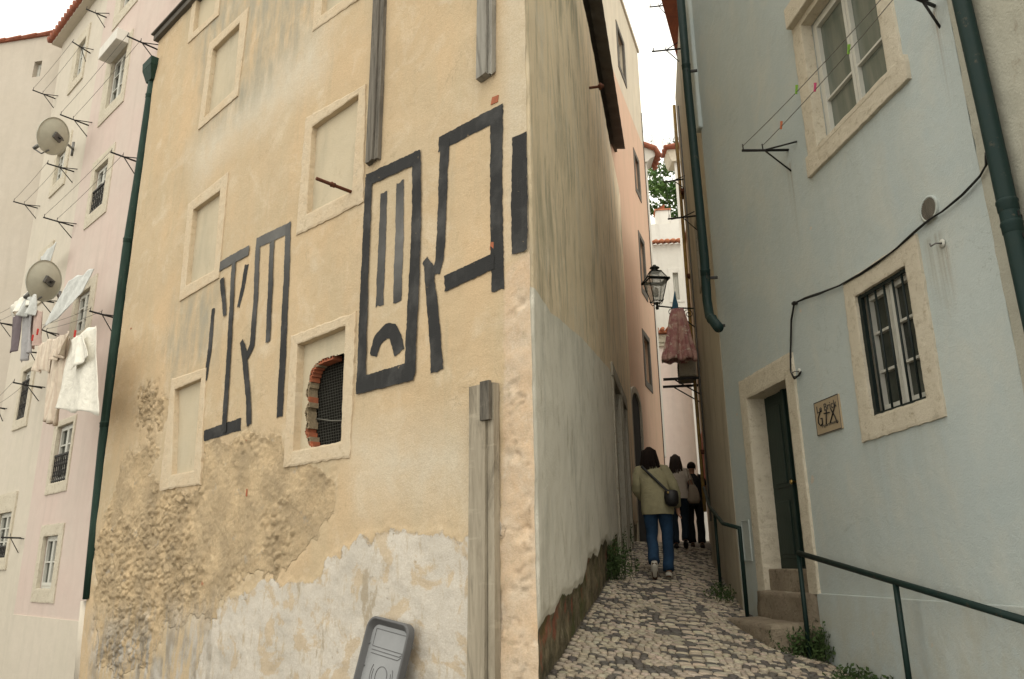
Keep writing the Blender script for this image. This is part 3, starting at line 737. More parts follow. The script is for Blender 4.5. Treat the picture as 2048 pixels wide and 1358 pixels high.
# eaves over the front: dark sheet edge, small roof behind
b=MB()
b.wbox(uL-.05,-.05,VT+.002,VT+.10,-.25,.07)
b.wbox(uL-.07,-.05,VT+.10,VT+.13,-.25,.11)
b.build('eaves','sheet',ochre,FR.M,bevel=.01)
# main body behind the skins
b=MB()
B0=F_FRONT.world(uL,0,-.12);B1=F_FRONT.world(-.12,0,-.12);C0=F_SIDE.world(uE,0,-.14)
def footprint(mb,pts,z0,z1):
    n=len(pts);mb.add([(p[0],p[1],z0) for p in pts]+[(p[0],p[1],z1) for p in pts],[tuple(range(n-1,-1,-1)),tuple(range(n,2*n))]+[(i,(i+1)%n,(i+1)%n+n,i+n) for i in range(n)])
# left return wall and thick tops
b.wbox(uL,uL+.25,.2,VT-.01,-3.0,-.62)
b.wbox(uL+.25,-.9,VT-.25,VT-.005,-3.0,-.3)
b.build('return_wall','infill',ochre,FR.M)
b=MB();b.wbox(uL,uL+.02,.2,VT-.01,-.62,-.012);b.build('return_edge','stone_grey',ochre,FR.M)

# alley side wall -------------------------------------------------------
FS=F_SIDE

SD=[]   # doors on the alley side (u0,u1,v0,v1)
def gs(u):
    p=FS.world(u,0);return float(gz(p[0],p[1]))
dL=FS.hit(1219,735)[0];dR=FS.hit(1243,735)[0]
print('door u',dL,dR,[FS.hit(x,800)[0] for x in (1215,1228,1240,1250,1258)])
SW=[FS.hit(px,py) for px,py in [(1074,592),(1100,625),(1160,672),(1216,735),(1236,770),(1252,800),(1262,1000),(1262,1300),(1060,1700),(1050,640)]]
SW=[(0-.3 if i in(0,8,9) else p[0],p[1]) for i,p in enumerate(SW)]
def side_h(U,V):
    return .03*(fbm(U*.8,V*.8,3,51)-.5)+.012*(fbm(U*5,V*5,3,52)-.5)-side_r(U,V)*(.035+.03*(fbm(U*9,V*9,3,53)-.5))
def gside(U):
    return np.array([gs(float(u)) for u in U[0]])[None,:]+0*U
_gc={}
def side_r(U,V):
    key=(U.shape,float(U.flat[0]))
    G=gz(FS.o[0]+FS.d[0]*U,FS.o[1]+FS.d[1]*U)
    top=G+.42+.30*(fbm(U*1.3,V*0,3,61)-.5)
    return np.clip((top-V)/.12+.5,0,1)
def side_m(U,V):
    w=smask(sdf_poly(U,V,SW),.05)*np.where(U>uE,0,1)
    return dict(m_white=w,m_rough=side_r(U,V))
# door openings in the side wall: stone jambs
dv=FS.hit(1222,745)[1]
SDO=[(FS.hit(1227,800)[0],FS.hit(1238,800)[0]),(FS.hit(1243,800)[0],FS.hit(1249,800)[0])]
for a,bq in SDO:
    SD.append([(a,gs(a)+.12),(bq,gs(bq)+.12),(bq,dv-.05),(a,dv-.05)])
print('side doors',SD,dv)
us=[0]
while us[-1]<uE-.01:us.append(us[-1]+.02+.006*us[-1])
us[-1]=uE;us=np.array(us);vs=vs[::1]
relief_wall('alley_wall',us,vs,side_h,side_m,'side',SD,ochre,FS.M,edge=arris(F_SIDE,1))
for q in SD:
    a,bq=q[0][0],q[1][0];z0=q[0][1];z1=q[2][1]
    b=MB();b.wbox(a-.02,bq+.02,z0,z1,-.24,-.19)
    for k in range(1,4):b.wbox(a+.05,bq-.05,z0+(z1-z0)*k/4-.02,z0+(z1-z0)*k/4+.02,-.19,-.175)
    dr=b.build('alley_door','door',ochre,FS.M)
    b=MB();b.wbox(a-.22,a,z0-.1,z1,-.2,.03);b.wbox(bq,bq+.22,z0-.1,z1,-.2,.03);b.wbox(a-.24,bq+.24,z1,z1+.22,-.2,.035);b.wbox(a-.02,bq+.02,z0-.14,z0,-.2,.05)
    b.build('door_surround','stone_grey',dr,FS.M,bevel=.012)
# dark sheet-metal eave along the alley side
b=MB();ur=FS.hit(1240,310)[0]
e0=0.2;n=60;rowsP=[]
ev=FS.hit(1213,200)[1]+.22
for i in range(n*3+1):
    u=.1+(uE-.35-.1)*i/(n*3);zig=.018*math.cos(u*14)
    rowsP.append([L(u,ev+.10+zig,-.02),L(u,ev+.0+zig,.20),L(u,ev-.05+zig,.205),L(u,ev-.02+zig,-.02)])
b.grid(rowsP);b.build('roof_edge','sheet',ochre,FS.M)
# roof slab closing the top between both walls
b=MB();P0=F_FRONT.world(uL,0,.0);P1=(CX,CY);P2=F_SIDE.world(uE,0)
footprint(b,[(P0[0],P0[1]),(P1[0],P1[1]),(P2[0],P2[1]),(P0[0]+2.0,P2[1]+3)],ev+.11,ev+.2)
b.build('roof','sheet',ochre,WORLD)
b=MB();P3=(P2[0]-.3,P2[1]+.02);b.add([(P2[0],P2[1],.2),(P2[0]-2.5,P2[1]+.6,.2),(P2[0]-2.5,P2[1]+.6,VT),(P2[0],P2[1],VT)],[(0,1,2,3)])
b.build('back_wall','infill',ochre,WORLD,solid=.1)
# iron wall anchor on the alley side
u,v=FS.hit(1178,176)
an=thing('wall_anchor',offM(FS,u,v),'small rusty iron wall anchor sticking out high on the alley side of the ochre house','anchor')
b=MB();b.tube([L(0,0,-.02),L(0,0,.12),L(.02,.01,.22)],[.02,.02,.03],8);b.build('rod','rust',an)
b=MB();b.lathe([(.0,0),(.05,.01),(.06,.03),(.04,.06),(0,.065)],c=L(0,0,.14),axis=L(.1,0,1),n=9);b.tube([L(-.07,-.02,.16),L(.07,.03,.17)],.018,6);b.build('plate','rust',an)

# ================================================================ TIMBERS ON THE OCHRE FRONT
def timber_at(pxT,pyT,pxB,pyB,wpx,thick,mat,label,seam=.62,ragged=True,seed=0):
    rnd=random.Random(seed)
    uT,vT=FR.hit(pxT,pyT);uB,vB=FR.hit(pxB,pyB);u0=(uT+uB)/2
    wd=abs(FR.hit(pxB+wpx,pyB)[0]-FR.hit(pxB,pyB)[0]);h0=max(hv(u0,vB),hv(u0,(vT+vB)/2),hv(u0,vT))
    t=thing('timber_post',offM(FR,u0,vB,h0+.002),label,'timber post','weathered timber posts fixed to the ochre front')
    n=max(8,int((vT-vB)/.06));sl=(uT-uB)/(vT-vB)
    def plank(x0,x1,w,ztop,zbot,jag,lm):
        b=MB();xs=[x0,x0+.004,x0+(x1-x0)*.5,x1-.004,x1]
        js=[rnd.uniform(-jag,jag) for _ in xs];rows=[]
        gr=[rnd.uniform(-.0012,.0008) for _ in xs]
        for i in range(n+1):
            k=i/n;row=[]
            for c,x in enumerate(xs):
                z=zbot+(ztop-zbot)*k+(js[c] if i==0 else 0);xx=x+sl*(z)+.004*math.sin(z*1.7+x0*9)+(rnd.uniform(-.002,.002) if c in(0,4) else 0)
                ww=0 if c in(0,4) else w+rnd.uniform(-.0005,.0005)
                row.append(L(xx-(uT-uB)/2*0,z,ww))
            rows.append(row)
        b.grid(rows,smooth=False)
        # ends
        for r_ in (rows[0],rows[-1]):b.add(r_,[tuple(range(len(r_))) if r_ is rows[0] else tuple(range(len(r_)-1,-1,-1))])
        b.build('plank',mat,t,WM[t.name])
    H=vT-vB
    plank(-wd/2,-wd/2+wd*seam,thick,H,0.0,.03 if ragged else .004,0)
    plank(-wd/2+wd*seam+.004,wd/2,thick*.72,H-(0 if seam<1 else 0),.012 if ragged else -.02,.03 if ragged else .004,1)
    return t
timber_at(766,-60,750,324,23,.05,'timber_dark','dark weathered timber post above the boxed graffiti face, left of the short post',seed=3)
timber_at(977,-60,976,160,30,.06,'timber_grey','short grey timber post with a rotted split foot, high up beside the corner',seed=5,seam=.7)
timber_at(974,772,974,1470,55,.07,'timber','long pale grey timber post standing against the lower front near the corner',ragged=False,seed=8,seam=.7)
u,v=FR.hit(986,800)
b=MB();b.wbox(u-.045,u+.05,v-.16,v+.13,.062,.094);tag(b.build('timber_block','timber_dark',None,FR.M,bevel=.004),'short timber block nailed to the top of the long lower timber post','timber block')
# rusty pipe
u,v=FR.hit(700,383,.02);u2,v2=FR.hit(633,357,.42)
t=thing('rusty_pipe',offM(FR,u,v),'rusty iron pipe stub sticking out of the walled-up window','pipe')
b=MB();b.tube([L(0,0,-.1),L(u2-u,v2-v,.42)],.017,12);b.build('pipe','rust',t)
b=MB();b.lathe([(.017,-.03),(.025,-.02),(.022,.0),(.028,.015),(.017,.03)],c=L((u2-u)*.55,(v2-v)*.55,.23),axis=L(u2-u,v2-v,.4),n=12);b.build('collar','rust',t)
# grey plastic lid leaning on the wall
TL=FR.hit(742,1262,.06);TR=FR.hit(836,1222,.06)
lw=TR[0]-TL[0];uc=(TL[0]+TR[0])/2;vt_=FR.hit(790,1240,.06)[1];gb=float(gz(*FR.world(uc,0,.3)[:2]))
HL=vt_-gb
print('lid',lw,HL)
tilt=math.atan2(.13,HL)
Ml=offM(FR,uc+.02-HL*.11,gb,.19)@Matrix.Rotation(-tilt*1.0,4,'X')@Matrix.Rotation(R(6.5),4,'Y')
t=thing('plastic_lid',Ml,'grey plastic lid with moulded rings leaning against the foot of the ochre wall','lid')
HL2=HL/math.cos(tilt);hw=lw/2*.93
def rrect(hw,z0,z1,r,n=7):
    pts=[]
    for cx,cz,a0 in ((hw-r,z1-r,0),(-hw+r,z1-r,90),(-hw+r,z0+r,180),(hw-r,z0+r,270)):
        for k in range(n+1):
            a=R(a0+90*k/n);pts.append((cx+r*math.cos(a),cz+r*math.sin(a)))
    return pts
rings=[(rrect(hw,0,HL2,.09),0.0),(rrect(hw,0,HL2,.09),.055),(rrect(hw-.004,.004,HL2-.004,.088),.062),(rrect(hw-.018,.018,HL2-.018,.078),.062),(rrect(hw-.022,.022,HL2-.022,.076),.056),(rrect(hw-.045,.06,HL2-.055,.07),.022)]
b=MB();vs_=[];m=len(rings[0][0])
for pr,w in rings:vs_+=[L(u,v,w) for u,v in pr]
b.add(vs_,[(i*m+k,(i+1)*m+k,(i+1)*m+(k+1)%m,i*m+(k+1)%m)[::-1] for i in range(len(rings)-1) for k in range(m)],True)
b.build('rim','plastic_dk',t,bevel=0)
b=MB();b.prism(rings[5][0],.004,.0235);b.build('panel','plastic',t)
b=MB()
def loopt(pts,r=.0028,w=.0245):b.tube([L(u,v,w) for u,v in pts],r,5,False)
zt=HL2
loopt([(-hw+.09,zt-.085),(hw-.06,zt-.085),(hw-.06,zt-.21),(-hw+.09,zt-.21),(-hw+.09,zt-.085)])
loopt([(-hw+.09,zt-.235),(hw-.09,zt-.235),(hw-.06,zt-.215)]);loopt([(-hw+.09,zt-.26),(hw-.10,zt-.26),(hw-.07,zt-.235)])
for rr,a0,a1 in ((.135,150,395),(.112,160,380),(.07,0,360)):
    loopt([(.015+rr*math.cos(R(a)),zt-.40+rr*math.sin(R(a))) for a in range(a0,a1+1,10)])
loopt([(-.11,zt-.46),(.0,zt-.46)]);loopt([(.02,zt-.46),(.10,zt-.46)])
for k in range(4):loopt([(-hw+.03,zt-.2-.16*k),(-hw+.055,zt-.2-.16*k)],.006)
b.build('moulding','plastic_dk',t)

# ================================================================ generic house window
def rect_of(fr,q,w=0.0):
    P=hits(fr,q,w);return ((P[0][0]+P[3][0])/2,(P[1][0]+P[2][0])/2,(P[2][1]+P[3][1])/2,(P[0][1]+P[1][1])/2)
def window(fr,house,inn,out,depth=.055,fmat='wood_white',rows=3,glass='glass',stone='stone',rail=0,blind=0,label=None,split=True,proud=.02,fw=.045,munt=None):
    """inn / out rects (u0,u1,v0,v1)"""
    u0,u1,v0,v1=inn
    b=MB();wf=-depth
    b.wbox(u0,u0+fw,v0,v1,wf-.05,wf);b.wbox(u1-fw,u1,v0,v1,wf-.05,wf);b.wbox(u0+fw,u1-fw,v0,v0+fw,wf-.05,wf);b.wbox(u0+fw,u1-fw,v1-fw,v1,wf-.05,wf)
    w_=b.build('window',fmat,house,fr.M,bevel=.004,label=label)
    b=MB();uc=(u0+u1)/2;cells=[(u0+fw,uc-.004),(uc+.004,u1-fw)] if split else [(u0+fw,u1-fw)]
    for a,c in cells:
        s_=.04;z0,z1=v0+fw,v1-fw
        b.wbox(a,a+s_,z0,z1,wf-.045,wf+.012);b.wbox(c-s_,c,z0,z1,wf-.045,wf+.012);b.wbox(a+s_,c-s_,z0,z0+s_*1.2,wf-.045,wf+.012);b.wbox(a+s_,c-s_,z1-s_,z1,wf-.045,wf+.012)
        for k in (munt or [i/rows for i in range(1,rows)]):
            z=z0+(z1-z0)*k;b.wbox(a+s_,c-s_,z-.011,z+.011,wf-.035,wf+.006)
    b.build('sash',fmat,w_,fr.M,bevel=.002)
    b=MB();b.wbox(u0+fw,u1-fw,v0+fw,v1-fw,wf-.04,wf-.03);b.build('pane',glass,w_,fr.M)
    if out:
        a,c,d,e=out
        b=MB();ring(b,[(a,e),(c,e),(c,d),(a,d)],[(u0+.006,v1-.006),(u1-.006,v1-.006),(u1-.006,v0+.006),(u0+.006,v0+.006)],proud,-.01,-.04,jo=.004,ji=.002,jw=.0015,step=.08,seed=int(a*100));b.build('surround',stone,w_,fr.M)
    if rail:
        zt=v0+rail;b=MB()
        b.wbox(u0,u1,zt-.015,zt+.015,-.03,.0);b.wbox(u0,u1,v0+.03,v0+.05,-.03,.0)
        n=int((u1-u0)/.09)
        for i in range(n+1):
            x=u0+(u1-u0)*i/n;b.wbox(x-.008,x+.008,v0,zt,-.022,-.008)
            if i<n:
                xm=x+(u1-u0)/n/2
                for z in (v0+rail*.35,v0+rail*.7):b.tube([L(xm+.03*math.cos(a),z+.04*math.sin(a),-.015) for a in [i_*PI/4 for i_ in range(9)]],.006,5,False)
        b.build('window_rail','iron',w_,fr.M)
    if blind:
        b=MB();b.wbox(u0-.06,u1+.06,v1-.02,v1+blind,.02,.24);b.build('blind_box','white',w_,fr.M,bevel=.01)
    return w_
def grow(r,l,rr,bt,tp):return (r[0]-l,r[1]+rr,r[2]-bt,r[3]+tp)

# ================================================================ PINK HOUSE
FP_=F_PINK;VB=F_PINK.hit(66,1205)[1]-.2
pink=thing('pink_house',FP_.M,'pale pink tall house with green drainpipe beside the ochre house','house')
PW=[
 (rect_of(FP_,[(224.7,127),(256.7,88.4),(243,189.7),(211.8,217.3)]),rect_of(FP_,[(213,118),(270,60),(245,206),(200.7,250)]),dict(blind=.22)),
 (rect_of(FP_,[(193.4,337),(220,316.8),(204.4,410.7),(176.8,431)]),rect_of(FP_,[(189.7,326),(233.9,283.6),(211.8,423.6),(165.7,464)]),dict(rail=.45,)),
 (rect_of(FP_,[(149,610),(184,556.8),(173,658),(145.5,674.7)]),rect_of(FP_,[(145,600),(197,530),(182,674),(138,700)]),dict()),
 (rect_of(FP_,[(117,853),(145.5,844),(136.5,960.7),(101,967.4)]),rect_of(FP_,[(110,848),(151,836.7),(136.5,981),(92.7,991)]),dict(rail=.45)),
 (rect_of(FP_,[(87,1072),(116.3,1070),(106,1177),(74.8,1179)]),rect_of(FP_,[(82.6,1050),(129.8,1046.7),(109.6,1207.5),(65.7,1203.5)]),dict(rows=2)),
]
for i,(a,o_,k) in enumerate(PW):print('pink win',[round(x,2) for x in a],[round(x,2) for x in o_])
def fixout(i_,o_):
    return (min(o_[0],i_[0]-.09),max(o_[1],i_[1]+.09),min(o_[2],i_[2]-.12),max(o_[3],i_[3]+.09))
top0=PW[0];d_=PW[0][0][2]-PW[1][0][2]
PW.append((tuple(x+(d_ if j>1 else 0) for j,x in enumerate(PW[0][0])),tuple(x+(d_ if j>1 else 0) for j,x in enumerate(PW[0][1])),dict()))
b=MB();wall_plate(b,-11.7,uL+.4,-.6,17.5,[p[0] for p in PW],thick=.3);b.build('wall','pink',pink,FP_.M)
b=MB();b.wbox(-11.7,uL+.4,-.6,VB,0.0,.018);b.build('plinth','cream',pink,FP_.M)
b=MB();b.wbox(-11.7,uL+.4,-.6,17.4,-2.5,-.75);b.build('rooms','dark',pink,FP_.M)
b=MB();b.wbox(-11.9,uL+.4,17.5,17.7,-2.5,.35);b.build('roof','tile',pink,FP_.M)
for a,o_,k in PW:window(FP_,pink,a,fixout(a,o_),**k)

# ================================================================ CREAM HOUSE
cream=thing('cream_house',FP_.M,'cream house with red tiled eaves and satellite dishes left of the pink house','house')
CWN=[
 (rect_of(FP_,[(158,90),(173,75.5),(164,145.5),(147,162)]),rect_of(FP_,[(152,79),(180.5,52),(165.7,154.7),(137,189.7)]),dict()),
 (rect_of(FP_,[(116,312),(138,285),(123,353.6),(104,377)]),rect_of(FP_,[(112,300),(146.6,256),(129,363),(99.4,399.6)]),dict()),
 (rect_of(FP_,[(48,744.7),(62,735),(53.4,835),(32.4,840.4)]),rect_of(FP_,[(46,735),(71.8,719),(55,851.5),(24,862.5)]),dict(rail=.75)),
 (rect_of(FP_,[(-4,1027),(23.6,1023),(13.5,1115.8),(-14,1117)]),rect_of(FP_,[(-10,990),(33.7,986),(13.5,1139),(-22,1140)]),dict(rail=.2)),
]
for i,(a,o_,k) in enumerate(CWN):print('cream win',[round(x,2) for x in a],[round(x,2) for x in o_])
a1,a2,a3=CWN[1],CWN[2],CWN[0]
mid=(a1[0][0],a1[0][1],(a1[0][2]+a2[0][2])/2,(a1[0][3]+a2[0][3])/2)
CWN.append((mid,grow(mid,.15,.15,.2,.2),dict()))
b=MB();wall_plate(b,-14.7,-11.702,-.8,13.35,[p[0] for p in CWN],w=-.01,thick=.3);b.build('wall','cream',cream,FP_.M)
b=MB();b.wbox(-14.7,-11.702,-.8,13.3,-3.5,-.75);b.build('rooms','cream',cream,FP_.M)
for a,o_,k in CWN:window(FP_,cream,a,fixout(a,o_),**k)
# tiled eaves: rows of barrel tiles
b=MB()
u=-14.85
while u<-11.72:
    b.tube([L(u,13.42,.26),L(u,13.55,-.1),L(u,14.3,-1.9)],.075,8,True);u+=.19

rf=b.build('roof','tile',cream,FP_.M)
b=MB();b.wbox(-14.88,-11.703,13.352,13.40,-1.5,.17);b.build('eaves_band','cream',cream,FP_.M)
b=MB();b.tube([L(-14.62,1.0,.03),L(-14.62,12.9,.03)],.012,6);
# ================================================================ FAR PALE HOUSE
F_FAR=Frame(-10.25,16.1,-79,flip=True)
far=thing('pale_house',F_FAR.M,'pale beige house with thin tiled ridge and one small dark window, farthest left','house')
vt=(F_FAR.hit(0,85)[1]+F_FAR.hit(110,72)[1])/2;print('far top',F_FAR.hit(0,85),F_FAR.hit(130,68))
fwn=rect_of(F_FAR,[(67,124),(84,121),(80,152),(66,155)])
b=MB();wall_plate(b,-9,1.5,-2,vt,[fwn],thick=.3);b.build('wall','palehouse',far,F_FAR.M)
b=MB();b.wbox(-9,1.5,-2,vt-.1,-3.5,-.7);b.build('rooms','dark',far,F_FAR.M)
window(F_FAR,far,fwn,None,rows=1,split=False,depth=.12)
b=MB();u=-9.1
b.wbox(-9.1,1.6,vt+.004,vt+.035,-.4,.06)
while u<1.6:
    b.tube([L(u,vt+.05,.05),L(u+.45,vt+.055,.05)],[.028,.045],7);u+=.44
b.build('roof','tile',far,F_FAR.M)

# ================================================================ GREEN DRAINPIPE (LEFT)
def pipe_thing(label,fr,pts,w,r,mat,hop=None,joints=(),name='drainpipe',extra=None,brk=True):
    P=[fr.hit(px,py,w) for px,py in pts]
    base=P[-1];t=thing(name,offM(fr,base[0],base[1],w),label,'drainpipe')
    b=MB();b.tube([L(p[0]-base[0],p[1]-base[1],0) for p in P],r,16);b.build('pipe',mat,t)
    for j in joints:
        # collar part-way
        best=None
        for a,c in zip(P,P[1:]):
            pass
        tot=[0]
        for a,c in zip(P,P[1:]):tot.append(tot[-1]+math.hypot(c[0]-a[0],c[1]-a[1]))
        dd=j*tot[-1];k=max(i for i in range(len(tot)) if tot[i]<=dd);k=min(k,len(P)-2);s_=(dd-tot[k])/(tot[k+1]-tot[k])
        x=P[k][0]+(P[k+1][0]-P[k][0])*s_-base[0];z=P[k][1]+(P[k+1][1]-P[k][1])*s_-base[1]
        dx=P[k+1][0]-P[k][0];dz=P[k+1][1]-P[k][1]
        b=MB();b.lathe([(r,-.05),(r*1.06,-.045),(r*1.07,.0),(r*1.12,.008),(r*1.12,.022),(r,.03)],c=L(x,z,0),axis=L(-dx,-dz,0),n=16);b.build('pipe_collar',mat,t)
        if brk:
            b=MB();b.wbox(x-.012,x+.012,z-.10,z-.07,-w,-r*.9);b.wbox(x-r*1.15,x+r*1.15,z-.10,z-.07,-r*.2,-r*.1);b.build('bracket','iron',t)
    return t,P,base
w=.13;r_l=.078
t,P,base=pipe_thing('long dark green drainpipe with a hopper head between the pink house and the ochre house',FP_,[(307,166),(302,195),(281,340),(255,501),(232,680),(208,885),(193,1040),(178,1198)],w,r_l,'green_old',joints=(.03,.34,.70))
hx,hz=P[0][0]-base[0],P[0][1]-base[1]
b=MB()
# hopper box and swan neck
def fr_box(z0,z1,a0,a1):b.add([L(hx-a0,hz+z0,-a0*.7),L(hx+a0,hz+z0,-a0*.7),L(hx+a0,hz+z0,a0*.8),L(hx-a0,hz+z0,a0*.8),L(hx-a1,hz+z1,-a1*.7),L(hx+a1,hz+z1,-a1*.7),L(hx+a1,hz+z1,a1*.8),L(hx-a1,hz+z1,a1*.8)],[(0,3,2,1),(4,5,6,7),(0,1,5,4),(1,2,6,5),(2,3,7,6),(3,0,4,7)])
fr_box(.0,.22,.10,.17);fr_box(.22,.36,.17,.18);b.build('hopper','green_old',t,bevel=.008)
# plaster bottom stub below the green pipe
b=MB();u,v=FP_.hit(176,1200,.1)
b2=[FP_.hit(176,1202,.1),FP_.hit(168,1290,.1),FP_.hit(160,1400,.1)]
b.tube([L(p[0],p[1],.1) for p in b2],.09,12);t=tag(b.build('pipe_casing','cream',None,FP_.M),'short pale cement casing round the foot of the long dark green drainpipe','pipe casing')

# ================================================================ WASHING LINE BRACKETS
def bracket_proto():
    t=thing('clothesline_bracket',WORLD,'iron washing line bracket','bracket','washing line brackets')
    b=MB();b.tube([L(0,0,-.02),L(0,0,1.0)],.014,7);b.build('bar','iron',t)
    b=MB();b.tube([L(0,-.24,0),L(0,-.01,.50)],.010,6);b.build('brace','iron',t)
    b=MB();b.tube([L(.2,-.02,0),L(.01,0,.50)],.009,6);b.build('brace','iron',t)
    for x in (.55,.97):
        b=MB();b.tube([L(0,0,x),L(0,.07,x)],.011,6);b.build('hook','iron',t)
    return t
bproto=bracket_proto();_used=[False];BR={}
def bracket(key,fr,free,wallp,label,lw=None,wmax=.9):
    u0,v0=fr.hit(*wallp)
    best=min([(abs(fr.hit(free[0],free[1],w)[0]-u0)+.6*abs(fr.hit(free[0],free[1],w)[1]-v0),w) for w in np.arange(.3,wmax,.02)])[1]
    uf,vf=fr.hit(free[0],free[1],best)
    Mx=offM(fr,u0,v0)@Matrix(((1,-(uf-u0),0,0),(0,best,0,0),(0,-(vf-v0),1,0),(0,0,0,1)))
    # shear-free: rotate the bar towards the free end
    d=Vector((uf-u0,-best,vf-v0));q=Vector((0,-1,0)).rotation_difference(d.normalized()).to_matrix().to_4x4()
    Mx=offM(fr,u0,v0)@q@Matrix.Diagonal((1,d.length,1,1))
    if not _used[0]:
        _used[0]=True;bproto.matrix_world=Mx;WM[bproto.name]=Mx.copy();o=bproto;o['label']=label
    else:o=dup(bproto,Mx,label)
    BR[key]=(Mx@Vector((0,-.97,.05)),Mx@Vector((0,-.55,.05)));return o
for key,fr_,to,lab in [
 ('p1',(254,72),(315,99),'iron washing line bracket beside the drainpipe hopper, right of the top pink window'),
 ('c0',(172,18),(213,35),'iron washing line bracket under the red tiled eaves, highest of all'),
 ('c1',(144,83),(180,106),'iron washing line bracket across the top window of the cream house'),
 ('f1',(65,180),(110,197),'iron washing line bracket near the small dark window of the far pale house'),
 ('p2',(120,229),(177.5,251),'iron washing line bracket right above the upper satellite dish'),
 ('c2',(94,327),(147,343),'iron washing line bracket just below the upper satellite dish'),
 ('p3',(221,304),(275.5,324),'iron washing line bracket against the green drainpipe beside the second pink window'),
 ('f2',(26.5,403),(74,416),'iron washing line bracket at the left edge of the cream house below the dish window'),
 ('p4',(86.5,434.6),(146.6,452),'iron washing line bracket left below the second pink window'),
 ('p5',(178.6,622),(231,636),'iron washing line bracket above the white shirt, touching the green drainpipe'),
 ('f3',(-24,640),(26.5,652),'iron washing line bracket at the picture edge by the plum cloth'),
 ('c3',(57,596.6),(107,605),'iron washing line bracket just under the lower satellite dish'),
 ('p6',(75,656),(112,671),'iron washing line bracket at the low end of the white sheet'),
 ('c4',(46,702),(75.5,706),'iron washing line bracket over the railed cream window'),
 ('c5',(26,765),(83,776),'iron washing line bracket in front of the railed cream window'),
 ('f4',(-20,811),(9,818),'iron washing line bracket cut by the picture edge below the laundry'),
 ('c6',(2,1075),(41,1076),'iron washing line bracket by the lowest cream window')]:
    bracket(key,FP_,fr_,to,lab)
def wires(name,pairs,label,sag=.03,r=.0035,group='washing lines on the left houses'):
    t=None;a0=pairs[0][0];t=thing(name,T(*a0),label,'washing line',group)
    for a,b_ in pairs:
        mb=MB();pts=[Vector(a).lerp(Vector(b_),i/8)-Vector(a0)+Vector((0,0,-sag*4*(i/8)*(1-i/8))) for i in range(9)];mb.tube(pts,r,5,False);mb.build('wire','wire',t,WM[t.name])
    return t
for a,c,lab in [('p2','p1','washing line in front of the top pink window'),('p4','p3','washing line in front of the second pink window'),('f1','c1','washing line from the far bracket to the top cream window'),('f2','c2','washing line in front of the dish window'),('p6','p5','washing line holding the white shirt and striped towels'),('f3','c3','washing line under the lower satellite dish holding grey clothes'),('f4','c5','empty washing line in front of the railed cream window')]:
    wires('washing_line',[(BR[a][0],BR[c][0]),(BR[a][1],BR[c][1])],lab)
# ================================================================ SATELLITE DISHES
def dish(px,py,rx,label,w,yaw,wallpx,lnb):
    u,v=FP_.hit(px,py,w);c=Vector(FP_.world(u,v,w));dist=(c-Vector((0,0,EYE))).length
    rr=rx/FP*dist*1.02
    vd=(c-Vector((0,0,EYE))).normalized();f=Matrix.Rotation(R(yaw),3,'Z')@vd;f=(f+Vector((0,0,-.12))).normalized()
    q=Vector((0,0,1)).rotation_difference(f).to_matrix().to_4x4();Mx=T(*c)@q
    t=thing('satellite_dish',Mx,label,'satellite dish','satellite dishes on the cream house')
    b=MB();pr=[(rr*k/8,.18*rr*(k/8)**2*1.6-.18*rr) for k in range(9)];pr+=[(rr*1.01,.02),(rr*.98,.03)]+[(rr*k/8*.99,.18*rr*(k/8)**2*1.6-.18*rr+.012) for k in range(8,-1,-1)]
    b.lathe(pr,n=36);b.build('reflector','dish',t)
    up=q.inverted().to_3x3()@Vector((0,0,1))
    dn=Vector((-up.x,-up.y,0)).normalized()
    b=MB();b.tube([dn*rr*.8+Vector((0,0,-.03)),dn*rr*1.1+Vector((0,0,.1)),dn*rr*.95+Vector((0,0,rr*.9))],.014,7);b.tube([dn*rr*.95+Vector((0,0,rr*.9)),dn*rr*.7+Vector((0,0,rr*.72))],.035,8);b.build('feed_arm','iron_light',t)
    uw,vw=FP_.hit(*wallpx);W=Mx.inverted()@Vector(FP_.world(uw,vw,0));
    b=MB();b.tube([Vector((0,0,-.05)),Vector((0,0,-.14)),W*.75+Vector((0,0,-.03)),W],.022,8);b.box((-.06,-.09,-.10),(.06,.09,-.055));b.tube([W+Vector((0,0,.12))*0+up*.15,W-up*.15],.03,8);b.build('mount','iron_light',t)
dish(109,273,31,'grey satellite dish high on the cream house beside its second window',.55,46,(146,298),0)
dish(91,562,35,'grey satellite dish lower on the cream house above the hanging laundry',.6,44,(119,598),0)
# ================================================================ LAUNDRY
def cloth(name,cat,label,fr,w,q,mat,amp=.035,fold=3.2,n=26,m=26,group='laundry hanging on the left houses',shape=None,sd=0,thick=.006):
    P=[fr.hit(px,py,w) for px,py in q];rows=[]
    for j in range(m+1):
        t_=j/m;row=[]
        for i in range(n+1):
            s_=i/n
            ss,tt=(shape(s_,t_) if shape else (s_,t_))
            u=(P[0][0]*(1-ss)+P[1][0]*ss)*(1-tt)+(P[3][0]*(1-ss)+P[2][0]*ss)*tt
            v=(P[0][1]*(1-ss)+P[1][1]*ss)*(1-tt)+(P[3][1]*(1-ss)+P[2][1]*ss)*tt
            k=.35+.65*tt
            ww=w+k*amp*(math.sin(ss*fold*2*PI+sd)+.5*math.sin(ss*fold*4.3*PI+tt*3+sd*2))+.03*(float(fbm(u*3+sd,v*3,3,sd))-.5)
            v2=v-.018*math.sin(ss*PI*4+sd)*(1 if tt<.02 else 0)+.02*math.sin(ss*fold*2*PI+1)*(tt>.97)
            row.append(L(u-P[0][0],v2-P[0][1],ww-w))
        rows.append(row)
    b=MB();b.grid(rows);Mx=offM(fr,P[0][0],P[0][1],w)
    o=b.build(name,mat,None,Mx,label=label,cat=cat,group=group,solid=thick);return o
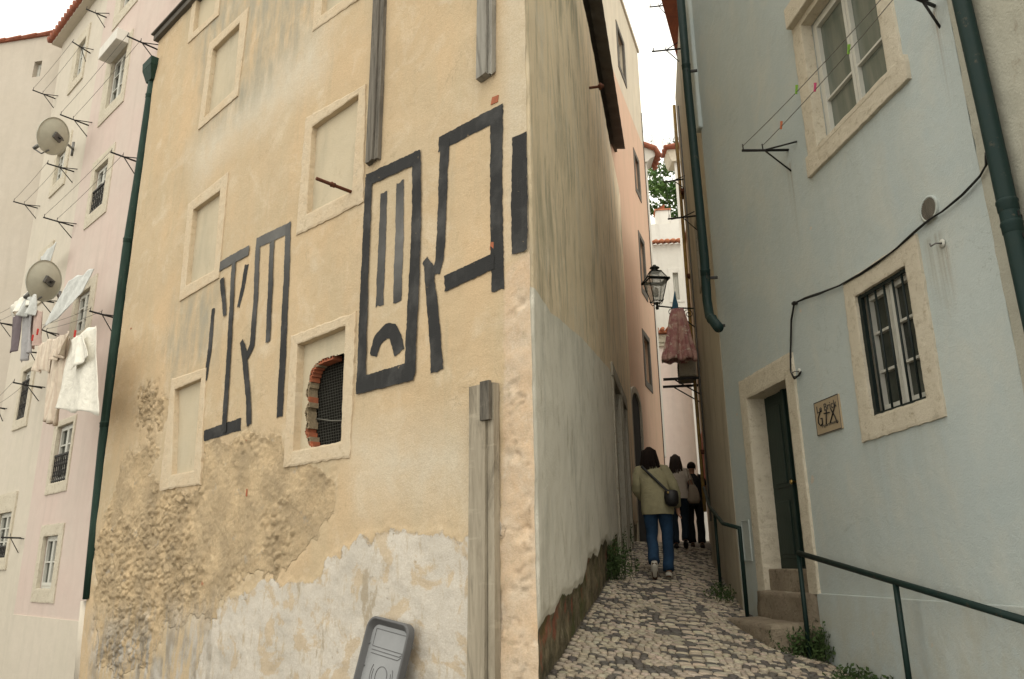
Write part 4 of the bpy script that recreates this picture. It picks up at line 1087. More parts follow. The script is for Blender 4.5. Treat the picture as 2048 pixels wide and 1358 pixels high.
cloth('hanging_sheet','sheet','thin white sheet stretched diagonally over the dark window above the shirts',FP_,.62,[(140,560),(190,536),(166,588),(80,665)],'c_sheet',amp=.012,fold=1.2,sd=1)
cloth('hanging_shirt','shirt','large white shirt with short sleeves, lowest and rightmost of the laundry',FP_,.72,[(141,680),(192,649),(195,828),(117,820)],'c_white',amp=.03,fold=1.6,sd=2)
cloth('shirt_sleeve','shirt','small white top folded in front of the large white shirt',FP_,.80,[(142,681),(166,668),(176,712),(141,742)],'c_white',amp=.03,fold=1.3,sd=5)
cloth('hanging_towel','towel','long striped beige towel hanging left of the white shirt',FP_,.72,[(104,690),(141,672),(110,850),(91,840)],'c_stripe',amp=.05,fold=2.6,sd=3)
cloth('hanging_towel','towel','short beige towel bunched in front of the long striped towel',FP_,.78,[(108,678),(143,662),(128,712),(104,722)],'c_stripe',amp=.05,fold=2.2,sd=7)
cloth('hanging_shorts','shorts','beige shorts hanging leftmost under the white sheet',FP_,.76,[(79,690),(106,676),(98,742),(69,745)],'c_stripe',amp=.04,fold=1.8,sd=8)
cloth('hanging_trousers','trousers','dark plum trousers hanging at the left edge of the cream house',FP_,.72,[(25,636),(44,624),(34,702),(16,706)],'c_purple',amp=.03,fold=1.2,sd=4)
cloth('hanging_trousers','trousers','grey trousers hanging below the lower satellite dish',FP_,.68,[(46,630),(66,618),(62,705),(43,727)],'c_grey',amp=.04,fold=1.5,sd=6)
cloth('hanging_blouse','blouse','faded pink blouse hanging between the grey trousers and beige shorts',FP_,.68,[(60,628),(84,620),(80,690),(58,700)],'c_pinkish',amp=.04,fold=1.5,sd=9)
cloth('hanging_cloth','cloth','white cloth bunched over the line left of the lower satellite dish',FP_,.70,[(22,612),(60,580),(72,607),(18,634)],'c_white',amp=.06,fold=2.0,sd=10)
cloth('hanging_cloth','cloth','pale folded cloth hanging right under the lower satellite dish',FP_,.75,[(48,600),(72,590),(66,628),(34,632)],'c_sheet',amp=.05,fold=1.7,sd=12)
cloth('hanging_flag','cloth','small grey pointed cloth tied above the lower satellite dish',FP_,.3,[(80,515),(111,485),(97,524),(78,522)],'c_sheet',amp=.02,fold=1.0,sd=11)
b=MB();
for px,py in ((78,664),(153,668),(68,676)):
    u,v=FP_.hit(px,py,.74);b=MB();b.wbox(-.012,.012,-.05,.05,-.012,.012);tag(b.build('clothes_peg','c_red',None,offM(FP_,u,v,.76),bevel=.003),'small red clothes peg on the washing line of the left houses','clothes peg','red pegs on the left washing line')
# ================================================================ PEACH HOUSE
peach=thing('peach_house',F_PEACH.M,'tall peach house with cream top storey rising behind the ochre house in the alley','house')
PE=F_PEACH
def prect(tl,tr,br,bl):return rect_of(PE,[tl,tr,br,bl])
PWN=[prect((1233,52),(1247,92),(1250,165),(1238,124)),prect((1268,305),(1276.5,330),(1280,395),(1272,370)),
     prect((1279,472),(1288,495),(1292,590),(1283,572)),prect((1286,665),(1298,690),(1302,775),(1291,757))]
for x in PWN:print('peach win',[round(y,2) for y in x])
uend=4.45;ptop=PE.hit(1260,60)[1];print('ptop',ptop,PE.hit(1243,0),PE.hit(1276,123))
b=MB();wall_plate(b,-.4,uend,1.0,ptop,PWN,thick=.3);b.build('wall','peach',peach,PE.M)
b=MB();b.wbox(-.4,uend-.02,1.0,ptop-.1,-5,-.6);b.build('rooms','dark',peach,PE.M)
b=MB();b.wbox(uend-.3,uend,1.0,ptop,-5,-.301);b.wbox(uend-.001,uend+.02,1.0,13.2,-.3,-.02);b.build('gable','cream',peach,PE.M)
b=MB();b.wbox(-.4,uend+.05,ptop+.003,ptop+.12,-5,.05);b.build('coping','cream',peach,PE.M)
for k,x in enumerate(PWN):
    window(PE,peach,x,grow(x,.13,.13,.16,.13),depth=.1,rows=2,stone='sheet',fmat='stone_grey')
# doorway at the foot
q=rect_of(PE,[(1266,815),(1283,830),(1286,1060),(1268,1065)])
b=MB();b.wbox(q[0],q[1],1.9,q[3],-.2,.012);dr=b.build('doorway','dark',peach,PE.M)
b=MB();b.wbox(q[0]-.14,q[0],1.9,q[3],-.1,.05);b.wbox(q[1],q[1]+.14,1.9,q[3],-.1,.05)
cxu=(q[0]+q[1])/2;hw=(q[1]-q[0])/2
pts=[(cxu+(hw+.14)*math.cos(R(a)),q[3]+(hw*.7+.14)*math.sin(R(a))) for a in range(0,181,15)];pin=[(cxu+hw*math.cos(R(a)),q[3]+hw*.7*math.sin(R(a))) for a in range(180,-1,-15)]
b.prism(pts+pin,-.1,.05);b.build('door_surround','stone_grey',dr,PE.M)
b=MB();b.prism([(cxu+hw*math.cos(R(a)),q[3]+hw*.7*math.sin(R(a))) for a in range(0,181,15)],-.2,.012);b.build('door_head','dark',dr,PE.M)
# cable on the edge
b=MB();b.tube([L(uend-.12,14.5,.02),L(uend-.10,3.0,.02)],.012,5);b.build('cable','iron',peach,PE.M)

# ================================================================ RIGHT ALLEY HOUSES
R1=F_R1
uR2=R1.hit(1362,250)[0];print('uR2',uR2,R1.hit(1362,250),R1.hit(1372,430),R1.hit(1400,700),R1.hit(1408,1000),R1.hit(1415,900))
al=thing('alley_house',R1.M,'grimy cream house beyond the pale blue house, carrying the street lamp','house')
def hitz(px,py,z):
    r=ray(px,py);t=(z-EYE)/r[2];return (float(r[0]*t),float(r[1]*t),z)
uN=-.02
yw=R1.hit(1400,500)
hw1=rect_of(R1,[(1396,470),(1404,455),(1406,520),(1399,528)])
print('R1 win',hw1)
wn=[(-2.05,-1.45,5.7,6.6)]
b=MB();wall_plate(b,-4.35,uN,.6,10.4,wn,thick=.3);b.build('wall','brownwall',al,R1.M)
b=MB();b.wbox(-4.35,uN,.6,10.3,-4,-.6);b.build('rooms','dark',al,R1.M)
# pale upper render sheet-thin proud coat above the grime

for x in wn:window(R1,al,x,grow(x,.12,.12,.14,.12),depth=.1,rows=2,stone='stone_grey')
# cracks / conduit on the wall

# overhanging tapered eave
E_=[hitz(1322,-2,12.0),hitz(1356,123,12.0)]
print('eave',E_)
p0,p1=E_;dirv=((p0[0]-p1[0]),(p0[1]-p1[1]));pn=(p0[0]+dirv[0]*.9,p0[1]+dirv[1]*.9)
b=MB();poly=[p1[:2],(R1.world(-5.6,0)[0]+.3,p1[1]+.15),(3.6,pn[1]),pn]
b.add([(x,y,12.0) for x,y in poly]+[(x,y,12.10) for x,y in poly],[(3,2,1,0)[::-1],(4,5,6,7)]+[(i,(i+1)%4,(i+1)%4+4,i+4) for i in range(4)])
b.build('roof','tile',al,WORLD)
b=MB();pq=[(p1[0]+.45,p1[1]-.1),(4.6,p1[1]-.1),(4.6,pn[1]),(pn[0]+.9,pn[1])]
b.add([(x,y,10.35) for x,y in pq]+[(x,y,11.99) for x,y in pq],[(0,1,2,3),(7,6,5,4)]+[(i,i+4,(i+1)%4+4,(i+1)%4) for i in range(4)]);b.build('attic','cream',al,WORLD)
# second alley house
a2=thing('narrow_house',R1.M,'narrow pale house further up the right side of the alley, with weedy cornice','house')
w2=[]
b=MB();wall_plate(b,-9.6,-4.353,1.0,9.4,w2,w=-.33,thick=.3);b.build('wall','cream',a2,R1.M)
b=MB();b.wbox(-9.6,-4.353,1.0,9.3,-4,-.7);b.build('rooms','dark',a2,R1.M)
for x in w2:window(R1,a2,x,grow(x,.12,.12,.14,.12),depth=.2,rows=2,stone='stone_grey')
b=MB();b.wbox(-9.6,-4.353,9.403,9.5,-3,-.30);b.build('roof','tile',a2,R1.M)
# faded red panel and pale pipe at the far end of the right wall
u,v=-8.2,3.9;b=MB();b.wbox(u-.9,u+.4,v-.6,v+.55,-.328,-.29);b.build('red_panel','redpaint',a2,R1.M)
# yellow gas pipe, old rusty pipe
t=thing('gas_pipe',offM(R1,-4.22,0,.06),'thin yellow gas pipe running up the alley wall beside the street lamp','pipe')
b=MB();b.tube([L(.25,10.0,0),L(.12,8.0,.0),L(0,6.5,.0),L(-.05,4.0,0),L(-.05,2.4,0)],.03,8);b.build('pipe','gaspipe',t)
for z in (3.4,5.1,6.6,8.2):
    b=MB();b.box((-.06,.0,z-.03),(.30 if z>7 else .08,.06,z+.03));b.build('bracket','rust',t)
t=thing('conduit_pipe',offM(R1,-3.2,0,.04),'thin dark conduit with wall clamps between the green drainpipe and the yellow pipe','pipe')
b=MB();b.tube([L(.0,9.5,0),L(0.02,7.0,.0),L(-.1,5.2,.0),L(-.12,2.2,0)],.014,8);b.build('pipe','iron_light',t)
# mid-alley green drainpipe
pipe_thing('slim green drainpipe with an elbow foot at the mouth of the alley',R1,[(1360,-20),(1376,180),(1399,414),(1409,520),(1414,600),(1419,632),(1437,655)],.14,.055,'green',joints=(.20,.72,.88))

# end of the alley --------------------------------------------------------
F_END=Frame(5.5,25.0,-86,flip=True)
def fe(px,py):return F_END.hit(px,py)
endh=thing('end_house',F_END.M,'bright pink rendered house closing the far end of the alley','house')
ztop=fe(1340,668)[1]
b=MB();wall_plate(b,-3.2,4,1.2,ztop,[],thick=.3);b.build('wall','endpink',endh,F_END.M)
b=MB();x=-3.2
while x<1.0:b.tube([L(x,ztop+.1,.30),L(x,ztop+.2,-.5)],.07,7);x+=.19
b.wbox(-3.2,4,ztop+.004,ztop+.07,-.8,.2);b.build('roof','tile_orange',endh,F_END.M)
b=MB();b.wbox(-3.2,4,ztop-.42,ztop-.05,.002,.08);b.wbox(-3.2,4,ztop-.3,ztop-.25,.08,.12);b.build('cornice','stone',endh,F_END.M)
F_E2=Frame(6.2,30.0,-84,flip=True)
e2=thing('white_house',F_E2.M,'white house with orange tiled roof and terrace chimney above the end of the alley','house')
zt=F_E2.hit(1335,488)[1];q=rect_of(F_E2,[(1346,546),(1358,544),(1358,600),(1347,600)])
b=MB();wall_plate(b,-3.6,4,3,zt,[q],thick=.3);b.build('wall','white',e2,F_E2.M)
b=MB();b.wbox(-3.6,4,3,zt-.2,-3,-.5);b.build('rooms','dark',e2,F_E2.M)
window(F_E2,e2,q,grow(q,.18,.18,.1,.2),depth=.12,rows=3,stone='white')
b=MB();x=-3.7
while x<4:b.tube([L(x,zt+.05+.0*x,.25),L(x,zt+.75,-1.6)],.085,7);x+=.23
b.build('roof','tile_orange',e2,F_E2.M)
F_E3=Frame(7.6,35.0,-84,flip=True)
z3=F_E3.hit(1330,447)[1]
e3=thing('terrace_house',F_E3.M,'white parapet wall with a small tile-capped chimney below the tree','house')
b=MB();b.wbox(-3.9,4,3,z3,-3,0);b.build('wall','white',e3,F_E3.M)
c0=F_E3.hit(1313,447);c1=F_E3.hit(1341,418)
b=MB();b.wbox(c0[0],c1[0],z3-.05,c1[1],-.7,-.1);ch=b.build('chimney','white',e3,F_E3.M)
b=MB();b.add([L(c0[0]-.06,c1[1]-.05,.0),L(c0[0]+.45,c1[1]+.28,0),L(c0[0]+.5,c1[1]+.28,-.8),L(c0[0]-.06,c1[1]-.05,-.8)],[(0,1,2,3)]);b.wbox(c0[0]-.05,c1[0]+.02,c1[1],c1[1]+.07,-.75,-.05);b.build('chimney_cap','tile_orange',ch,F_E3.M)
b=MB();s0=F_E3.hit(1341,440);s1=F_E3.hit(1367,428)
b.prism([(s0[0],z3-.1),(s1[0]+1,z3-.1),(s1[0]+1,s1[1]),(s0[0],s0[1])],-.5,-.02);b.build('gable','white',e3,F_E3.M)
# left far roof corner with weeds, right far cornice
lc=thing('corner_house',WORLD,'white house corner with moulded cornice and tiled roof at the left of the sky gap','house')
Yc=23.0
def atY(px,py,Y):
    r=ray(px,py);t=Y/r[1];return (r[0]*t,Y,r[2]*t+EYE)
A=atY(1288,288,Yc);Bq=atY(1316,302,Yc);Cq=atY(1316,318,Yc);Dq=atY(1294,326,Yc)
b=MB();
def yprism(poly,y0,y1):
    n=len(poly);b.add([(x,y0,z) for x,z in poly]+[(x,y1,z) for x,z in poly],[tuple(range(n)),tuple(range(2*n-1,n-1,-1))]+[(i,i+n,(i+1)%n+n,(i+1)%n) for i in range(n)])
yprism([(A[0]-1,Dq[2]-9.5),(A[0]+.05,Dq[2]-9.5),(A[0]+.05,Dq[2]),(A[0]-1,Dq[2])],Yc,Yc+3);b.build('wall','white',lc,WORLD)
b=MB();yprism([(A[0]-1,A[2]-.05),(A[0]-1,Dq[2]),(Dq[0],Dq[2]),(Dq[0]+.08,Dq[2]+.1),(Bq[0]-.14,Cq[2]+.05),(Bq[0]-.1,Bq[2]-.02),(A[0],A[2]-.05)],Yc-.1,Yc+.7);b.build('cornice','white',lc,WORLD)
b=MB()
for i in range(4):
    y=Yc-.15+i*.27;b.tube([(Bq[0]+.02,y,Cq[2]),(Bq[0]-.12,y,Bq[2]+.02),(A[0]-.6,y,A[2]+.15)],.09,7)
b.build('roof','tile',lc,WORLD)
Y2=24.0
rc=thing('cornice_house',WORLD,'pale house with weedy tiled eaves and stone cornice right of the sky gap','house')
A=atY(1325,299,Y2);Bq=atY(1366,292,Y2);Cq=atY(1340,325,Y2);Dq=atY(1353,327,Y2);W0=atY(1354,400,Y2)
b=MB();footprint(b,[(W0[0],Y2),(W0[0]+3.5,Y2),(W0[0]+4.0,Y2+2),(W0[0]+.55,Y2+2)],1.5,Cq[2]);b.build('wall','white',rc,WORLD)
b=MB();yprism([(A[0]+.14,A[2]-.06),(Cq[0],Cq[2]+.1),(Cq[0]+.05,Cq[2]),(W0[0]+3.4,Cq[2]),(W0[0]+3.4,A[2]+.0)],Y2-.1,Y2+.6);b.build('cornice','stone',rc,WORLD)
b=MB()
for i in range(3):
    y=Y2-.15+i*.27;b.tube([(A[0]+.02,y,A[2]-.02),(A[0]+.5,y,A[2]+.08),(W0[0]+3.4,y,A[2]+.16)],.09,7)
b.build('roof','tile',rc,WORLD)

# ================================================================ LEAVES
def leaf_cluster(mb,c,r,n,size,rnd,flat=.7):
    for _ in range(n):
        d=Vector((rnd.gauss(0,1),rnd.gauss(0,1),rnd.gauss(0,1))).normalized()*r*rnd.random()**.4
        p=Vector(c)+Vector((d.x,d.y,d.z*flat));a=Vector((rnd.uniform(-1,1),rnd.uniform(-1,1),rnd.uniform(-.6,1))).normalized();q=a.orthogonal().normalized()
        s_=size*rnd.uniform(.6,1.4);e=a.cross(q)
        mb.add([p-q*s_*.5,p+e*s_*.9-q*s_*.1,p+q*s_*.5,p-e*s_*.5],[(0,1,2,3)])
def weed(px_list,label,size,n,seed,name='weed_clump',ww=None,h=.25,mats='weed'):
    rnd=random.Random(seed);P=[Vector(p) for p in px_list];b=MB()
    o=P[0]
    for p in P:
        for k in range(n):
            bx=p+Vector((rnd.gauss(0,ww or .06),rnd.gauss(0,ww or .06),0));top=bx+Vector((rnd.gauss(0,.07),rnd.gauss(0,.07),rnd.uniform(.3,1)*h))
            b.tube([bx-o,(bx.lerp(top,.5)+Vector((rnd.gauss(0,.01),rnd.gauss(0,.01),0)))-o,top-o],[.003,.0025,.001],4,False)
            for j in range(6):
                q=bx.lerp(top,.25+.75*j/6)-o;a=Vector((rnd.uniform(-1,1),rnd.uniform(-1,1),rnd.uniform(0,.8))).normalized();e=a.orthogonal().normalized();s_=size*rnd.uniform(.5,1.3)
                b.add([q,q+a*s_*.5+e*s_*.3,q+a*s_,q+a*s_*.5-e*s_*.3],[(0,1,2,3)])
    return tag(b.build(name,mats,None,T(*o)),label,'weeds')
# roof weeds
weed([atY(1345,294,24.4),atY(1355,292,24.6),atY(1362,291,24.5)],'dry weeds growing on the far right tiled eaves',.07,14,31,h=.35,ww=.15)
weed([atY(1300,290,23.5),atY(1310,296,23.7)],'thin dry weeds growing on the far left cornice roof',.05,8,32,h=.5,ww=.15)
# tree on the hill
rnd=random.Random(12)
tr=thing('leafy_tree',T(9.3,46,9.0),'green leafy tree on the hill seen through the gap above the alley','tree')
tb=Vector((9.3,46,9.0));b=MB();b.tube([(0,0,-1),(0.1,0,4),(-.1,.1,8)],[.4,.3,.18],9)
for k in range(9):
    a=k*2.4;b.tube([(0,0,4+k*.5),(math.cos(a)*1.4,math.sin(a)*1.4,6+k*.6),(math.cos(a)*2.6,math.sin(a)*2.4,8+k*.6)],[.14,.09,.04],6)
b.build('trunk','bark',tr)
b=MB()
cz=atY(1335,410,46)[2]-9.0
cx0=atY(1335,410,46)[0]-9.3
for k in range(70):
    a=rnd.uniform(0,2*PI);rr=3.9*rnd.random()**.5;zz=rnd.uniform(-3.2,1.6)
    lim=math.sqrt(max(0,1-((zz+.8)/3.0)**2))
    leaf_cluster(b,(cx0+math.cos(a)*rr*lim,math.sin(a)*rr*lim,cz+zz),.75,150,.16,rnd)
b.build('crown','treeleaf',tr)

# ================================================================ BLUE HOUSE
BF=F_BLUE
blue=thing('blue_house',BF.M,'pale blue-grey rendered house on the right with stone framed door and windows','house')
UL=-1.655;UR=3.02
# door
dl=BF.hit(1496,790);drt=BF.hit(1577,763);dbr=BF.hit(1618,1138)
D=(dl[0],0.005,1.50,(dl[1]+drt[1])/2)
ll=[w for w in np.arange(.05,.6,.005)];dd=min(ll,key=lambda w:abs(BF.hit(1527,792,-w)[0]-dl[0]));print('door',D,'depth',dd)
# lower window
lw_in=rect_of(BF,[(1714,593),(1815,525.5),(1857.6,798),(1744.5,836)]);lw_out=rect_of(BF,[(1689,568),(1836.6,468),(1893,833),(1728,884.5)])
uw_bl=BF.hit(1637,294.5);uw_br=BF.hit(1779,138);uw_t=BF.hit(1616,33)
uw_in=(uw_bl[0],uw_br[0],(uw_bl[1]+uw_br[1])/2,uw_t[1]);so=BF.hit(1620,340);sr=BF.hit(1812,160)
print('low win',lw_in,lw_out,'up',uw_in,'sill',BF.hit(1628,350.5),BF.hit(1814.7,165.7),BF.hit(1617,316.6),BF.hit(1582,37),BF.hit(1788,0))
uo0=BF.hit(1586,55)[0];uo1=BF.hit(1801,80)[0]
sill_b=(BF.hit(1628,350.5)[1]+BF.hit(1814.7,165.7)[1])/2
top_o=BF.hit(1580,20)[1]
holes=[(D[0],D[1],1.27,D[3]),lw_in,uw_in]
# slightly uneven rendered face: subdivided plate
def plate_fine(mb,u0,u1,v0,v1,holes,step,hf,thick):
    us=sorted(set([u0,u1]+[h[0] for h in holes]+[h[1] for h in holes]));vs=sorted(set([v0,v1]+[h[2] for h in holes]+[h[3] for h in holes]))
    def dens(a):
        o=[]
        for p,q in zip(a,a[1:]):
            n=max(1,int(math.ceil((q-p)/step)));o+=[p+(q-p)*i/n for i in range(n)]
        return o+[a[-1]]
    us=dens(us);vs=dens(vs);U,V=np.meshgrid(us,vs);H=hf(U,V);nu=len(us)
    keep=[]
    for j in range(len(vs)-1):
        for i in range(nu-1):
            cu=(us[i]+us[i+1])/2;cv=(vs[j]+vs[j+1])/2
            if not any(h[0]<cu<h[1] and h[2]<cv<h[3] for h in holes):keep.append((j*nu+i,j*nu+i+1,(j+1)*nu+i+1,(j+1)*nu+i))
    mb.add([L(u,v,h) for u,v,h in zip(U.ravel(),V.ravel(),H.ravel())],keep,True)
    for a,b_,c,d in holes:
        for p,q in (((a,c),(a,d)),((a,d),(b_,d)),((b_,d),(b_,c)),((b_,c),(a,c))):
            mb.add([L(*p,0.004),L(*q,0.004),L(*q,-thick),L(*p,-thick)],[(0,1,2,3)])
blue_h=lambda U,V:.012*(fbm(U*.7+9,V*.7,3,91)-.5)+.005*(fbm(U*3,V*3,3,92)-.5)
b=MB();plate_fine(b,UL,UR,.4,12,holes,.12,blue_h,.26);b.build('wall','blue',blue,BF.M)
b=MB();b.wbox(UL,UL+.25,.4,12,-1.5,-.02);b.wbox(UR-.3,UR,.4,12,-1.5,-.02);b.wbox(UL+.25,UR-.3,11.7,12,-1.5,-.02);b.wbox(UL+.25,UR-.3,.4,12,-1.6,-1.5);b.build('return_wall','blue',blue,BF.M)
vq=BF.hit(1410,247)[1]
b=MB();b.wbox(UL-.10,UL+.06,vq,12.01,-.4,.05);b.build('corner_pilaster','blue',blue,BF.M,bevel=.02)
# plinth with light top edge; bottom below the ground
vp=BF.hit(1836,1199)[1];up0=BF.hit(1622,1185)[0]
b=MB();b.wbox(.14,UR,.4,vp,-.01,.022);b.build('plinth','blue',blue,BF.M,bevel=.006)
# door
b=MB();w0=-dd
b.wbox(D[0]-.02,D[1]+.02,D[2],D[3]+.02,w0-.05,w0);dob=b.build('door','door',blue,BF.M)
b=MB();m_=(D[0]+D[1])/2
for a,c in ((D[0]+.02,m_-.02),(m_+.02,D[1]-.02)):
    for z0,z1 in ((D[2]+.10,D[2]+.72),(D[2]+.82,D[3]-.10)):
        b.wbox(a+.06,c-.04,z0,z1,w0,w0+.012);b.wbox(a+.10,c-.08,z0+.04,z1-.04,w0+.012,w0+.022)
b.wbox(m_-.03,m_+.03,D[2]+.02,D[3],w0,w0+.028);b.build('door_panel','door',dob,BF.M,bevel=.006)
b=MB();b.lathe([(.0,.06),(.022,.055),(.026,.04),(.012,.03),(.01,0)],c=L(m_+.07,D[2]+.85,w0+.01),axis=L(0,0,1),n=12);b.build('handle','brass',dob,BF.M)
# stone surround : jambs, lintel
ol=BF.hit(1481,768);orr=BF.hit(1588,698);orb=BF.hit(1639,1183)
print('door outer',ol,orr,orb,BF.hit(1521,1209))
oT=(ol[1]+orr[1])/2;oR=max(.10,(orr[0]+orb[0])/2);oL=ol[0]
b=MB()
ring(b,[(oL,oT),(oR,oT),(oR,1.28),(oL,1.28)],[(D[0]+.008,D[3]-.008),(D[1]-.008,D[3]-.008),(D[1]-.008,1.28),(D[0]+.008,1.28)],.028,-.01,-dd,jo=.005,ji=.003,jw=.0015,step=.05,seed=5)
b.wbox(oL+.01,D[0]-.0,.8,1.30,-.2,.024);b.build('door_surround','stone',dob,BF.M)
b=MB();b.wbox(D[0]+.004,D[1]-.004,1.27,1.50,-.45,-.03);b.build('threshold','step',dob,BF.M,bevel=.015)
# lower window with bars
w_=window(BF,blue,lw_in,None,depth=.075,rows=3,fw=.035,glass='glass')
b=MB();q=lw_in;o4=hits(BF,[(1689,568),(1836.6,468),(1895,833),(1728,884.5)])
ring(b,o4,[(q[0]+.007,q[3]-.007),(q[1]-.007,q[3]-.007),(q[1]-.007,q[2]+.007),(q[0]+.007,q[2]+.007)],.022,-.01,-.09,jo=.005,ji=.003,jw=.0012,step=.06,seed=6);b.build('surround','stone',w_,BF.M)
b=MB();n=6
for z in (q[2]+.02,q[3]-.025):b.wbox(q[0]+.012,q[1]-.012,z-.012,z+.012,-.035,-.010)
b.wbox(q[0]+.004,q[0]+.05,q[2]+.005,q[3]-.005,-.04,-.008)
for i in range(1,n):
    x=q[0]+(q[1]-q[0])*i/n;b.tube([L(x,q[2],-.022),L(x,q[3],-.022)],.0095,8)
b.tube([L(q[1]-.012,q[2],-.022),L(q[1]-.012,q[3],-.022)],.008,8)
b.build('window_bars','grille',w_,BF.M)
b=MB();b.wbox(q[0]+.1,q[1]-.1,q[3]-.22,q[3]-.11,-.112,-.108);b.build('blind','wood_white',w_,BF.M)
# upper window
q=uw_in;w_=window(BF,blue,q,None,depth=.10,rows=3,munt=[.31],fw=.055,glass='glass_curtained')
b=MB();ring(b,[(uo0,q[3]+.25),(uo1,q[3]+.25),(uo1,q[2]-.02),(uo0,q[2]-.02)],[(q[0]+.007,q[3]-.007),(q[1]-.007,q[3]-.007),(q[1]-.007,q[2]-.02),(q[0]+.007,q[2]-.02)],.022,-.01,-.09,jo=.005,ji=.003,jw=.0012,step=.06,seed=7);b.build('surround','stone',w_,BF.M)
b=MB();ring(b,[(uo0-.03,q[2]-.018),(uo1+.05,q[2]-.018),(uo1+.05,sill_b),(uo0-.03,sill_b)],[(uo0+.2,q[2]-.07),(uo1-.2,q[2]-.07),(uo1-.2,sill_b+.06),(uo0+.2,sill_b+.06)],.035,-.02,.034,jo=.004,ji=.001,jw=.001,step=.08,seed=9)
b.wbox(uo0-.02,uo1+.04,sill_b+.006,q[2]-.026,-.1,.033);b.build('sill','stone',w_,BF.M)
b=MB();b.wbox(uo0+.02,q[1]+.05,q[3]+.05,q[3]+.28,.0,.09);b.build('hood','stone',w_,BF.M,bevel=.01)
# inset meter-box frame beside the door
u0,v0=BF.hit(1486,1078)
b=MB();ring(b,[(u0,v0+.20),(u0+.22,v0+.20),(u0+.22,v0-.24),(u0,v0-.24)],[(u0+.012,v0+.188),(u0+.208,v0+.188),(u0+.208,v0-.228),(u0+.012,v0-.228)],.012,-.01,.002,jo=.001,ji=.001,jw=.0005,seed=3);b.build('meter_hatch','blue',blue,BF.M)
# vent
u,v=BF.hit(1860.5,418)
t=thing('air_vent',offM(BF,u,v,.004),'round dark slatted air vent in the blue wall, crossed by the black cable','vent')
rv=.0;e1=BF.hit(1860,393)[1]-v
b=MB();b.lathe([(e1*1.08,-.01),(e1*1.1,.012),(e1*.92,.014),(e1*.9,-.015),(0,-.015)],axis=L(0,0,1),n=32);b.build('frame','blue',t)
b=MB()
for k in range(-6,7):
    z=k*e1*.135;h_=math.sqrt(max(0,(e1*.9)**2-z*z));b.wbox(-h_,h_,z-.004,z+.005,-.008,.012)
b.build('slat','timber_dark',t)
b=MB();b.lathe([(0,-.012),(e1*.9,-.012)],axis=L(0,0,1),n=24);b.build('backing','dark',t)
# hooks
def hook(px,py,label,s=1):
    u,v=BF.hit(px,py);t=thing('wall_hook',offM(BF,u,v,.004),label,'hook')
    b=MB();b.lathe([(.03*s,0),(.032*s,.006),(.01*s,.01)],axis=L(0,0,1),n=14);b.build('plate','wood_white',t)
    b=MB();b.tube([L(0,0,0),L(0,0,.05*s),L(-.03*s,-.01*s,.07*s),L(-.05*s,.015*s,.06*s)],.006*s,7);b.build('hook','iron_light',t)
hook(1886,487,'small white wall hook above the barred window on the blue wall')
hook(1600,743,'small white hook holding the cable end beside the door lintel')
# sign plaque with lettering and sprayed tag
P=hits(BF,[(1631.4,806.4),(1679.4,787.3),(1687.4,856.4),(1638.7,872.9)])
u0=(P[0][0]+P[3][0])/2;u1=(P[1][0]+P[2][0])/2;v1=(P[0][1]+P[1][1])/2;v0=(P[2][1]+P[3][1])/2;print('plaque',P)
pw,ph=u1-u0,v1-v0
t=thing('sign_plaque',offM(BF,u0,v0,.006),'small tan tile plaque reading Le Brick Apartments, scrawled over GTX in black','sign')
b=MB();b.wbox(0,pw,0,ph,-.01,.012);b.build('tile','plaque',t,bevel=.002)
b=MB();e=.008;b.wbox(0,pw,ph-e,ph,.0122,.0145);b.wbox(0,pw,0,e,.0122,.0145);b.wbox(0,e*.6,e,ph-e,.0122,.0145);b.wbox(pw-e*.6,pw,e,ph-e,.0122,.0145);b.build('border','ink',t)
def text(body,x,z,size,parent,mat,off,sx=1.0,bold=0.0):
    cu=bpy.data.curves.new('txt','FONT');cu.body=body;cu.size=size;cu.extrude=.0008;cu.offset=bold;cu.align_x='CENTER'
    o=bpy.data.objects.new('lettering_tmp',cu);COL.objects.link(o);bpy.context.view_layer.update()
    dg=bpy.context.evaluated_depsgraph_get();me=bpy.data.meshes.new_from_object(o.evaluated_get(dg));bpy.data.objects.remove(o)
    ob=bpy.data.objects.new('lettering',me);COL.objects.link(ob);me.materials.append(M[mat]);ob.parent=parent
    ob.matrix_local=T(x,-off,z)@Matrix.Rotation(PI/2,4,'X')@Matrix.Diagonal((sx,1,1,1));WM[ob.name]=WM[parent.name]@ob.matrix_local
    return ob
text('Le Brick',pw*.5,ph*.66,ph*.30,t,'ink',.0150,sx=pw/(ph*1.22),bold=.0006)
text('Apartments',pw*.58,ph*.20,ph*.14,t,'ink',.0150,sx=pw/(ph*1.0))
b=MB()
def sp(pts,r=.0055):b.tube([L(x*pw,z*ph,.0185) for x,z in pts],r,6,True,squash=None)
sp([(.30,.70),(.24,.66),(.14,.50),(.13,.36),(.22,.26),(.30,.32),(.30,.47),(.24,.47)])
sp([(.40,.58),(.62,.56)]);sp([(.51,.66),(.47,.45),(.44,.26)]);sp([(.88,.72),(.75,.5),(.60,.26)]);sp([(.68,.66),(.80,.42),(.88,.18)])
b.build('spray_tag','spray',t)
